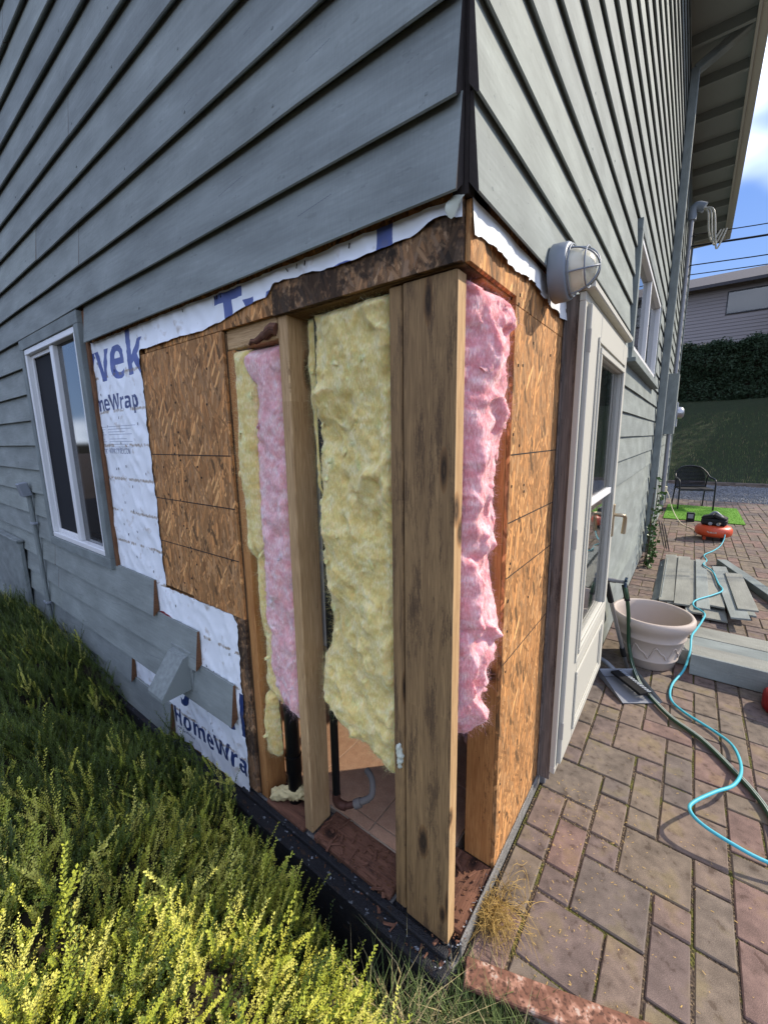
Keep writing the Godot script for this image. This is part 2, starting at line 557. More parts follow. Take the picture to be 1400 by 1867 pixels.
	M.rust = mat(Color(1, 1, 1), 0.85, tex(512, 256, ru), grey(512, 256, r2), 0.06)
	M.felt = mat(Color(0.20, 0.175, 0.16), 0.95, null, grey(512, 256, r2), 0.1)
	# glass wool, pink and yellow: pale fibre drawn over a dyed body
	M.pink = wool(Color(0.92, 0.63, 0.64), Color(0.98, 0.88, 0.87), Color(0.84, 0.48, 0.49), 81)
	M.pink_pale = wool(Color(0.94, 0.71, 0.70), Color(0.98, 0.89, 0.87), Color(0.87, 0.58, 0.58), 82)
	M.yellow = wool(Color(0.92, 0.825, 0.52), Color(0.96, 0.91, 0.72), Color(0.82, 0.69, 0.37), 83)
	M.foam = mat(Color(0.78, 0.72, 0.53), 0.9, null, grey(512, 512, cf), 0.3)
	M.wrap = mat(Color(1, 1, 1), 0.55, wrap_print())
	M.wrap.metallic_specular = 0.5
	M.wrap2 = mat(Color(0.86, 0.865, 0.86), 0.6)
	# garden
	M.heather = []  # light and shade put into leaf colour: golden for sunlit, dark green for shaded
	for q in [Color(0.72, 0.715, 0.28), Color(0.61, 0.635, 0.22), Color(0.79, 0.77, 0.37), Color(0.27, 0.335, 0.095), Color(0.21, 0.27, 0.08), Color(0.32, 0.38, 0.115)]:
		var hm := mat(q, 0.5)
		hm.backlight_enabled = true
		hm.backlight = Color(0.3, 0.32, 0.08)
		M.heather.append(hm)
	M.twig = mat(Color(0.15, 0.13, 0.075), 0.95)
	M.grass = mat(Color(0.33, 0.42, 0.16), 0.7)
	M.grass.vertex_color_use_as_albedo = true
	M.grass.albedo_color = Color(1, 1, 1)
	M.leaf = mat(Color(0.22, 0.33, 0.13), 0.45)
	M.leaf_dark = mat(Color(0.135, 0.20, 0.11), 0.7)
	M.bark = mat(Color(0.24, 0.19, 0.15), 0.95)
	var lw := PackedByteArray()
	lw.resize(512 * 512 * 3)
	for i in 512 * 512:
		var q := Color(0.19, 0.27, 0.11).lerp(Color(0.33, 0.38, 0.17), cn[i] / 255.0)
		if pm[i] < 84: q = q.lerp(Color(0.32, 0.27, 0.17), 0.55)
		by(q, 0.66 + cf[i] / 400.0, lw, i * 3)
	M.lawn = tri(mat(Color(0.6, 0.6, 0.56), 1.0, tex(512, 512, lw), grey(512, 512, cf), 4.0), 0.35, true)
	M.stone = mat(Color(0.45, 0.46, 0.47), 0.9)
	M.turf = mat(Color(0.36, 0.54, 0.16), 0.95, null, grey(512, 512, pf), 0.3)
	# far things
	var sh := PackedByteArray()
	sh.resize(256 * 256 * 3)
	for i in 256 * 256:
		by(Color(0.27, 0.26, 0.27), 0.8 + cf[(i / 256) * 512 + (i % 256)] / 640.0, sh, i * 3)
	M.shingle = tri(mat(Color(1, 1, 1), 0.95, tex(256, 256, sh)), 0.8, true)
	M.far_wall = mat(Color(0.545, 0.515, 0.505), 0.8)
	M.far_frame = mat(Color(0.25, 0.25, 0.26), 0.6)
	M.soffit = mat(Color(0.50, 0.52, 0.50), 0.85)
	M.gutter = mat(Color(0.66, 0.65, 0.60), 0.4)
	# things on the patio
	M.pot = mat(Color(0.66, 0.61, 0.565), 0.65)
	M.orange = mat(Color(0.74, 0.27, 0.12), 0.42)
	M.orange.clearcoat_enabled = true
	M.orange.clearcoat = 0.4
	M.teal = mat(Color(0.27, 0.64, 0.69), 0.5)
	M.green_hose = mat(Color(0.17, 0.27, 0.19), 0.42)
	M.hose_stripe = mat(Color(0.72, 0.75, 0.70), 0.45)
	M.red = mat(Color(0.48, 0.06, 0.06), 0.45)
	M.cream = mat(Color(0.80, 0.76, 0.62), 0.5)
	M.pan = mat(Color(0.50, 0.51, 0.53), 0.42)
	M.bristle = mat(Color(0.04, 0.04, 0.045), 0.9)
	M.lamp_grey = mat(Color(0.47, 0.50, 0.53), 0.45)
	M.offcut = mat(Color(1, 1, 1), 0.75, paint, gt, 0.02)
	M.offcut2 = mat(Color(1.0, 0.965, 0.93), 0.7, paint, grey(W, H, f), 0.1)
	M.straw = mat(Color(0.70, 0.58, 0.33), 0.85)
func osb_stained(src: Image) -> ImageTexture:
	var im: Image = src.duplicate()
	var d := im.get_data()
	var s := nz(1024, 1024, 0.006, 6, 53)
	var q := nz(1024, 1024, 0.05, 3, 54)
	for i in 1024 * 1024:
		var k := clampf((s[i] - 108) / 60.0 + (q[i] - 128) / 110.0, 0.0, 1.0)
		var m := lerpf(0.92, 0.5, k)
		d[i * 3] = int(d[i * 3] * m * 0.82)
		d[i * 3 + 1] = int(d[i * 3 + 1] * m * 0.79)
		d[i * 3 + 2] = int(d[i * 3 + 2] * m * 0.80)
	return tex(1024, 1024, d)
func wool(body: Color, pale: Color, deep: Color, sd: int) -> StandardMaterial3D:
	var a := nz(512, 512, 0.016, 5, sd)
	var f := nz(512, 512, 0.16, 4, sd + 100, 1.0, 4.0)
	var d := PackedByteArray()
	d.resize(512 * 512 * 3)
	for i in 512 * 512:
		var k := (a[i] - 128) / 128.0
		var q := body.lerp(pale, clampf(k * 0.9 + (f[i] - 128) / 230.0 + 0.15, 0, 1))
		q = q.lerp(deep, clampf(-k * 0.9 - 0.12, 0, 0.6))
		by(q, 0.96 + (f[i] - 128) / 1500.0, d, i * 3)
	var m := tri(mat(Color(1, 1, 1), 1.0, tex(512, 512, d), grey(512, 512, f), 0.18), 2.6)
	m.vertex_color_use_as_albedo = true
	m.rim_enabled = true
	m.rim = 0.4
	m.subsurf_scatter_enabled = true
	m.subsurf_scatter_strength = 0.4
	m.backlight_enabled = true
	m.backlight = Color(0.25, 0.2, 0.2)
	return m
# the printed house wrap on the shaded wall: 1 px = 1 mm, left edge x = -1.96, top y = 1.84
func wrap_print() -> ImageTexture:
	var w := 2000
	var h := 1900
	var im := Image.create(w, h, false, Image.FORMAT_RGB8)
	im.fill(Color(0.90, 0.91, 0.92))
	var px := func(x: float) -> float: return (x + 1.96) * 1000.0
	var py := func(y: float) -> float: return (1.84 - y) * 1000.0
	var blue := Color(0.30, 0.36, 0.58)
	var navy := Color(0.13, 0.20, 0.38)
	for q in [[-2.14, 1.622, blue], [-0.845, 1.622, blue], [-1.535, 0.228, navy]]:
		lettering(im, "Tyvek", px.call(q[0]), py.call(q[1]), 185.0, 790.0, q[2])
	lettering(im, "HomeWrap", px.call(-2.035), py.call(1.495), 68.0, 590.0, Color(0.25, 0.29, 0.45))
	lettering(im, "HomeWrap", px.call(-1.445), py.call(0.050), 86.0, 640.0, navy)
	lettering(im, "Performance", px.call(-1.43), py.call(0.022), 16.0, 150.0, navy, false)
	lettering(im, "WWW.TYVEK.COM", px.call(-1.80), py.call(1.302), 26.0, 220.0, Color(0.33, 0.36, 0.44), false)
	lettering(im, "TYVEK", px.call(-1.925), py.call(1.300), 24.0, 90.0, Color(0.33, 0.36, 0.44), false)
	for k in 9:   # the small print, lines too fine to read
		var y: int = int(py.call(1.425 - k * 0.012 - (0.008 if k > 3 else 0.0)))
		im.fill_rect(Rect2i(int(px.call(-1.92)), y, 110 - (k * 17) % 40, 2), Color(0.52, 0.55, 0.62))
		im.fill_rect(Rect2i(int(px.call(-1.78)), y, 285 - (k * 53) % 110, 2), Color(0.52, 0.55, 0.62))
	# a round emblem: red ring with lettering round the inside, mostly under a board
	var ec := Vector2(px.call(-1.42), py.call(0.40))
	for y in range(int(ec.y) - 205, int(ec.y)):
		for x in range(int(ec.x) - 205, int(ec.x) + 206):
			var rr := Vector2(x, y).distance_to(ec)
			if rr > 190.0 and rr < 203.0: im.set_pixel(x, y, Color(0.50, 0.10, 0.14))
	lettering(im, "CONTROL", ec.x - 105, ec.y - 132, 44.0, 215.0, Color(0.42, 0.12, 0.18), true, 0.38)
	# dirt along the lines where the courses lay, water stains and grime
	var d := im.get_data()
	var a := nz(1024, 1024, 0.01, 5, 91)
	var b := nz(1024, 1024, 0.05, 4, 92)
	var st := Color(0.50, 0.42, 0.33)
	for y in h:
		var wy := 1.84 - y / 1000.0
		var course := fposmod(wy - Y0, COURSE)
		var near := minf(course, COURSE - course)
		for x in w:
			var i := (y * w + x) * 3
			var n := (y % 1024) * 1024 + (x % 1024)
			var k := 0.0
			if a[n] > 182: k = (a[n] - 182) / 150.0
			if near < 0.014 and wy < 1.75:
				var line := 1.0 - near / (0.003 + b[n] / 26000.0)
				if line > 0.0 and a[(n + 300000) % 1048576] > 92: k = maxf(k, minf(line * 1.2, 0.75) * (b[n] / 190.0))
			if k > 0.01:
				k = minf(k, 0.85)
				d[i] = int(lerpf(d[i], st.r * 255, k))
				d[i + 1] = int(lerpf(d[i + 1], st.g * 255, k))
				d[i + 2] = int(lerpf(d[i + 2], st.b * 255, k))
	return tex(w, h, d)

# one bevelled lap board; a = start of its back bottom edge, along = direction of its length, out = away from the wall
func lap_board(a: Vector3, along: Vector3, out: Vector3, length: float, sd: int, front := 0.044, mt: Material = null, height := 0.166, ends: Material = null) -> MeshInstance3D:
	var r := RandomNumberGenerator.new()
	r.seed = sd
	var deep := 0.57 * front
	var sec := [Vector2(front - deep, 0.022), Vector2(front - 0.0035, 0.0), Vector2(front, 0.0025), Vector2(front - deep * 0.73, height), Vector2(front - deep - 0.001, height)]
	var seg := maxi(2, int(ceil(length / 0.22)))
	var b := MB.new()
	var off := Vector2(r.randf() * 7.0, r.randf() * 5.0)
	var n := noise(sd, 0.9, 2)
	var rows := []
	for i in seg + 1:
		var s := length * i / seg
		var row := PackedVector3Array()
		var wy := n.get_noise_2d(s, 3.0) * 0.0022
		var wo := n.get_noise_2d(s, 40.0) * 0.0022
		for q in sec.size():
			var p: Vector2 = sec[q]
			row.append(a + along * s + out * (p.x + (wo if q in [1, 2] else 0.0)) + Vector3.UP * (p.y + (wy if q < 3 else 0.0)))
		rows.append(row)
	var flip := along.cross(Vector3.UP).dot(out) < 0.0
	var cen := a + along * length * 0.5 + out * (front - 0.018) + Vector3.UP * height * 0.5
	for i in seg:
		var u0 := length * i / seg / 2.2 + off.x
		var u1 := length * (i + 1) / seg / 2.2 + off.x
		for k in sec.size():
			var k2 := (k + 1) % sec.size()
			var v0: float = (sec[k].y + (0.02 if k == 0 else 0.0)) / 0.56 + off.y
			var v1: float = (sec[k2].y + (0.02 if k2 == 0 else 0.0)) / 0.56 + off.y
			var A: Vector3 = rows[i][k]
			var B: Vector3 = rows[i + 1][k]
			var C: Vector3 = rows[i + 1][k2]
			var D: Vector3 = rows[i][k2]
			if flip: b.quad(A, D, C, B, Vector2(u0, v0), Vector2(u0, v1), Vector2(u1, v1), Vector2(u1, v0))
			else: b.quad(A, B, C, D, Vector2(u0, v0), Vector2(u1, v0), Vector2(u1, v1), Vector2(u0, v1))
	if mt == null:
		mt = [M.paint, M.paint, M.paint2, M.paint3][r.randi() % 4]
	var m := b.mesh(mt)
	var e := MB.new()   # the sawn ends are bare wood
	for side in 2:
		var row: PackedVector3Array = rows[0 if side == 0 else seg]
		for k in range(1, sec.size() - 1):
			e.otri(row[0], row[k], row[k + 1], cen, sec[0] * 3.0, sec[k] * 3.0, sec[k + 1] * 3.0)
	e.mesh(ends if ends else M.raw, false, m)
	return put(m, "siding_board", house)
func left_board(k: int, x0: float, x1: float) -> void:   # shaded wall, course k
	lap_board(Vector3(x0 + 0.0012, Y0 + COURSE * k, 0.0), Vector3.RIGHT, Vector3.BACK, x1 - x0 - 0.0024, 1000 + k * 37 + int(x0 * 10), 0.050, null, 0.166, M.felt if x1 > -0.1 else null)
func right_board(k: int, z0: float, z1: float) -> void:  # sunny wall, course k, z0 > z1
	lap_board(Vector3(0.0, Y0 + COURSE * k, z0 - 0.0012), Vector3.FORWARD, Vector3.RIGHT, z0 - z1 - 0.0024, 5000 + k * 41 + int(-z0 * 10), 0.036, null, 0.166, M.felt)
func course(k: int, cuts: Array, left: bool) -> void:
	for i in cuts.size() - 1:
		if left: left_board(k, cuts[i], cuts[i + 1])
		else: right_board(k, cuts[i], cuts[i + 1])

func build_house() -> void:
	house = thing("house", "two-storey grey lap-sided house with its corner stripped to bare framing", "house")
	var r := RandomNumberGenerator.new()
	r.seed = 77
	# ---- wall cores behind the cladding (sheathing on studs), roof and inside
	var core: Material = M.osb
	for q in [[-9.0, -2.80, -0.35, 5.0], [-2.80, -1.96, -0.35, 0.80], [-2.80, -1.96, 1.905, 5.0], [-1.96, -1.40, -0.10, 5.0], [-1.40, 0.0, 1.801, 5.0], [-1.40, -0.905, -0.10, 0.715]]:
		one(Vector3(q[0], q[2], -0.10), Vector3(q[1], q[3], 0.010), "wall_core", core, house, 0.0)
	for q in [[-0.101, -9.3, 2.56, 5.0], [-0.101, -2.12, 1.801, 2.56], [-3.92, -9.3, 1.801, 2.56], [-1.64, -9.3, -0.10, 1.801]]:
		one(Vector3(-0.10, q[2], q[1]), Vector3(0.007, q[3], q[0]), "wall_core", core, house, 0.0)
	one(Vector3(-0.10, 1.801, -0.1005), Vector3(0.0, 5.0, 0.0), "corner_core", core, house, 0.0)
	one(Vector3(-9.0, -0.35, -9.3), Vector3(-8.9, 5.0, -0.10), "end_wall", M.plaster, house, 0.0)
	one(Vector3(-8.9, -0.35, -9.3), Vector3(-0.10, 5.0, -9.2), "end_wall", M.plaster, house, 0.0)
	# drywall behind the batts, cut away at the foot
	one(Vector3(-1.395, 0.66, -0.116), Vector3(-0.118, 2.4, -0.103), "drywall", M.plaster, house, 0.0)
	one(Vector3(-0.116, 0.66, -0.70), Vector3(-0.103, 2.4, -0.118), "drywall", M.plaster, house, 0.0)
	one(Vector3(-3.0, 2.4, -3.6), Vector3(-0.101, 2.46, -0.101), "ceiling", M.plaster, house, 0.0)
	one(Vector3(-3.06, -0.02, -3.6), Vector3(-3.0, 2.4, -0.101), "inner_wall", M.plaster, house, 0.0)
	one(Vector3(-3.0, -0.02, -3.66), Vector3(-0.101, 2.4, -3.6), "inner_wall", M.plaster, house, 0.0)
	# tiled floor, each tile a piece, on a screed
	var floor_base := one(Vector3(-3.0, -0.06, -3.6), Vector3(-0.118, -0.006, -0.118), "floor_screed", M.grout, house, 0.0)
	var x := -0.08
	while x > -2.9:
		var z := -0.165 + 0.315
		while z > -3.4:
			var lo := Vector3(x - 0.306, -0.0055, maxf(z - 0.311, -3.59))
			var hi := Vector3(minf(x, -0.122), r.randf_range(-0.0008, 0.0008), minf(z, -0.122))
			if hi.z - lo.z > 0.02: one(lo, hi, "floor_tile", M.tile, floor_base, 0.0015)
			z -= 0.315
		x -= 0.31
	# ---- lap siding
	for k in range(12, 33):   # shaded wall above the opening; the courses over the window run through
		var j: Array = [[-9.0, -4.6, 0.005], [-9.0, -2.31, 0.004], [-9.0, -1.71, 0.006], [-9.0, -5.2, 0.005], [-9.0, -3.4, -0.9, 0.004]][k % 5]
		if k == 12: j = [-1.847, 0.006]
		if k == 13: j = [-9.0, -6.1, 0.003]
		if k == 14: j = [-9.0, -1.78, 0.005]
		if k == 15: j = [-9.0, -2.31, 0.003]
		course(k, j, true)
	for k in range(0, 13):
		course(k, [-9.0, -5.4 - 0.7 * (k % 3), -2.832], true)
	course(4, [-2.832, -1.472], true)
	course(3, [-2.832, -1.137], true)
	course(2, [-2.832, -0.908], true)
	course(1, [-2.832, -1.828], true)
	course(0, [-2.832, -1.452], true)
	for k in range(12, 33):   # sunny wall
		var start := 0.024 + r.randf_range(-0.004, 0.006)
		var cuts := [start, -4.02 - 0.05 * (k % 3), -9.3]
		if k == 12: cuts = [start, -2.118]
		elif k <= 16: cuts = [start, -2.118]
		elif k % 3 == 0: cuts = [start, -2.4, -6.5, -9.3]
		course(k, cuts, false)
		if k <= 16: course(k, [-3.925, -4.30 - 0.04 * (k % 3), -9.3], false)
	for k in range(0, 12):
		course(k, [-1.668, -3.93 - 0.045 * ((k * 2) % 3), -4.8 - 1.1 * (k % 2), -9.3], false)
	one(Vector3(0.003, 1.80, -0.012), Vector3(0.013, 5.0, 0.0165), "corner_felt", M.felt, house, 0.001)
	one(Vector3(-0.02, 1.80, 0.0105), Vector3(0.0025, 5.0, 0.018), "corner_felt", M.felt, house, 0.001)
	one(Vector3(0.004, -0.05, -9.36), Vector3(0.05, 5.0, -9.30), "corner_board", M.trim, house)
	# ---- framing of the open corner
	one(Vector3(-0.1475, -0.012, -0.038), Vector3(-0.0155, 1.684, 0.0), "corner_post", M.old, house, 0.0025, 1.75, 0.42)
	one(Vector3(-0.0153, -0.008, -0.0372), Vector3(-0.0135, 1.682, -0.0008), "post_edge", M.stud, house, 0.0008, 1.75, 0.3)
	one(Vector3(-0.1875, -0.008, -0.089), Vector3(-0.1525, 1.684, -0.004), "stud", M.old, house, 0.0025, 1.75, 0.3)
	one(Vector3(-0.0895, -0.006, -0.088), Vector3(-0.0505, 1.684, -0.040), "stud", M.old2, house, 0.002, 1.75, 0.3)
	var ms := one(Vector3(-0.0195, -0.85, -0.0445), Vector3(0.0195, 0.845, 0.0445), "stud", M.stud, house, 0.003, 1.75, 0.34)
	ms.position = Vector3(-0.555, 0.848, -0.0455)
	ms.rotation.z = -0.004
	tag(ms, "clean new pale stud replacing a rotten one")
	one(Vector3(-0.823, -0.01, -0.09), Vector3(-0.785, 1.632, -0.002), "trimmer_stud", M.warm, house, 0.002, 1.75, 0.3)
	one(Vector3(-0.875, -0.01, -0.09), Vector3(-0.8245, 1.69, -0.002), "stud", M.old2, house, 0.002, 1.75, 0.3)
	one(Vector3(-0.8225, 1.634, -0.088), Vector3(-0.5765, 1.715, -0.003), "header", M.stud, house, 0.003, 1.2, 0.34)
	one(Vector3(-0.535, 1.688, -0.088), Vector3(0.0, 1.76, -0.002), "header", M.old2, house, 0.002, 1.2, 0.34)
	var rb := MB.new()   # the rotten, chewed lower edge of the header
	var rp := PackedVector3Array()
	for i in 9: rp.append(Vector3(-0.70 + 0.0155 * i, 1.636 + 0.0032 * i + 0.004 * sin(i * 2.1), 0.001 + 0.004 * sin(i * 1.3)))
	rb.tube(rp, 0.005, 6, true, 0.019)
	add(rb, "rotten_edge", M.rot, house)
	one(Vector3(-0.090, -0.006, -0.3165), Vector3(-0.0005, 1.686, -0.2605), "stud", M.warm, house, 0.002, 1.75, 0.4)
	one(Vector3(-0.088, 1.684, -0.2604), Vector3(-0.0005, 1.74, -0.0905), "header", M.warm, house, 0.002, 1.2, 0.34)
	# sole plates, rotten and broken
	one(Vector3(-0.78, -0.014, -0.118), Vector3(-0.574, 0.004, 0.012), "sole_plate", M.rot, house, 0.004, 0.7, 0.3)
	one(Vector3(-0.534, -0.02, -0.116), Vector3(-0.205, 0.002, 0.004), "sole_plate", M.rot, house, 0.005, 0.7, 0.3)
	one(Vector3(-0.118, -0.026, -0.26), Vector3(0.010, -0.004, -0.042), "sole_plate", M.rot, house, 0.004, 0.7, 0.3)
	# ---- strand-board sheathing
	sheath(-1.352, -0.575, 1.693, 1.80, 0.0005, 0.0115, M.osb, [])
	sheath(-0.5735, 0.0, 1.690, 1.80, 0.0005, 0.0125, M.osb_dirty, [])
	sheath(-1.395, -1.1725, 0.735, 1.6915, 0.0005, 0.0118, M.osb, [])
	sheath(-1.171, -0.8265, 0.722, 1.6915, 0.0005, 0.0112, M.osb, [])
	sheath(-0.902, -0.826, 0.004, 0.721, 0.0005, 0.0116, M.osb_dirty, [])
	sheath_x(0.0, -0.2605, 1.690, 1.80, M.osb)
	sheath_x(-0.262, -0.80, 1.672, 1.80, M.osb)
	sheath_x(-0.262, -0.80, -0.012, 1.671, M.osb)
	for y in [1.302, 1.122, 0.937]:   # pencil and saw lines on the sheets
		one(Vector3(-1.393, y - 0.0016, 0.0116), Vector3(-0.83, y + 0.0016, 0.0124), "saw_line", M.marks, house, 0.0)
	for y in [1.304, 1.120, 0.962, 0.70]:
		var ln := one(Vector3(-0.0005, -0.0016, -0.265), Vector3(0.0005, 0.0016, 0.265), "saw_line", M.marks, house, 0.0)
		ln.position = Vector3(0.0122, y, -0.531)
		ln.rotation.x = 0.0
	var nails := MB.new()   # nail heads left in the sheets
	for k in 46:
		var p := Vector3(r.randf_range(-1.38, -0.84), r.randf_range(0.76, 1.79), 0.0122)
		if k % 3 == 0: p.x = -1.171 + r.randf_range(-0.022, 0.022)
		if k % 4 == 1: p.y = 1.70 + r.randf_range(0.01, 0.06)
		nails.box(Transform3D(Basis(), p), Vector3(0.006, 0.007, 0.002), 0.0008)
	for k in 40:
		var p := Vector3(0.0126, r.randf_range(0.1, 1.77), r.randf_range(-0.79, -0.275))
		if k % 2 == 0: p.z = [-0.285, -0.78][k % 4 / 2] + r.randf_range(-0.008, 0.008)
		nails.box(Transform3D(Basis(), p), Vector3(0.002, 0.007, 0.006), 0.0008)
	var nm := add(nails, "nail_heads", M.marks, house)
	tag(nm, "", "", "", "stuff")
	siding_nails(r)
	house_wrap()
	# white metal strap at the foot of the sheet, flashing along the slab
	one(Vector3(0.0128, -0.01, -0.802), Vector3(0.0145, 0.47, -0.745), "nail_plate", M.galv, house, 0.0)
	var ft := MB.new()
	for k in 14:
		for j in 3:
			ft.box(Transform3D(Basis(), Vector3(0.0147, 0.02 + k * 0.033, -0.757 - j * 0.017)), Vector3(0.0012, 0.006, 0.006), 0.0)
	tag(add(ft, "nail_holes", M.marks, house), "", "", "", "stuff")
	one(Vector3(0.0135, -0.052, -0.86), Vector3(0.0185, 0.006, -0.02), "base_flashing", M.concrete, house, 0.001)
	# ---- foundation: a black-coated ledge along the shaded side, concrete under the rest
	one(Vector3(-9.0, -0.45, 0.0135), Vector3(0.012, -0.028, 0.068), "foundation", M.ledge, house, 0.008)
	one(Vector3(-0.92, -0.0275, 0.0065), Vector3(-0.004, -0.008, 0.030), "base_flashing", M.ledge, house, 0.004)
	one(Vector3(-9.0, -0.45, -9.3), Vector3(0.010, -0.062, 0.013), "slab", M.concrete, house, 0.0)
	one(Vector3(-0.20, -0.0605, -0.117), Vector3(0.0, -0.0265, 0.0125), "slab_edge", M.ledge, house, 0.004)
	one(Vector3(-0.92, -0.0605, -0.117), Vector3(-0.2005, -0.021, 0.006), "slab_edge", M.concrete, house, 0.004)
	build_window_left()
	build_window_right()
	build_door()
	build_eave()
	# dryer vent hood on the low boards
	var vb := MB.new()
	var vw := 0.062
	var A := [Vector3(-vw, 0.075, 0), Vector3(vw, 0.075, 0), Vector3(vw, 0.066, 0.028), Vector3(-vw, 0.066, 0.028), Vector3(-vw, -0.066, 0.125), Vector3(vw, -0.066, 0.125), Vector3(vw, -0.082, 0.125), Vector3(-vw, -0.082, 0.125), Vector3(-vw, -0.082, 0), Vector3(vw, -0.082, 0)]
	vb.quad(A[0], A[3], A[2], A[1])
	vb.quad(A[3], A[4], A[5], A[2])
	vb.quad(A[4], A[7], A[6], A[5])
	for q in [[0, 8, 7], [0, 7, 4], [0, 4, 3]]: vb.tri(A[q[0]], A[q[1]], A[q[2]])
	for q in [[1, 7 - 1, 9], [1, 5, 6], [1, 2, 5]]: vb.tri(A[q[0]], A[q[1]], A[q[2]])
	var vh := add(vb, "vent_hood", M.paint2, house)
	vh.position = Vector3(-1.262, 0.405, 0.040)
	var vp := MB.new()
	vp.abox(Vector3(-0.08, -0.10, -0.006), Vector3(0.08, 0.09, 0.006), 0.003)
	add(vp, "vent_plate", M.paint2, vh)
	# loose bits: a torn curl of wrap at the corner, splinters of painted wood
	var cp := PackedVector3Array()
	var cu := PackedVector2Array()
	for j in 7:
		for i in 7:
			var uu := i / 6.0
			var vv := j / 6.0
			cp.append(Vector3(-0.022 + 0.028 * uu, 1.80 - 0.030 * vv - 0.012 * sin(uu * 5.0) * vv, 0.021 + 0.014 * sin(vv * 1.9) + 0.006 * sin(uu * 4.0 + vv * 2.0)))
			cu.append(Vector2(0.62 + uu * 0.03, 0.62 + vv * 0.03))
	var cb := MB.new()
	cb.sheet(cp, 7, 7, cu, true)
	add(cb, "torn_wrap", M.spray, house)

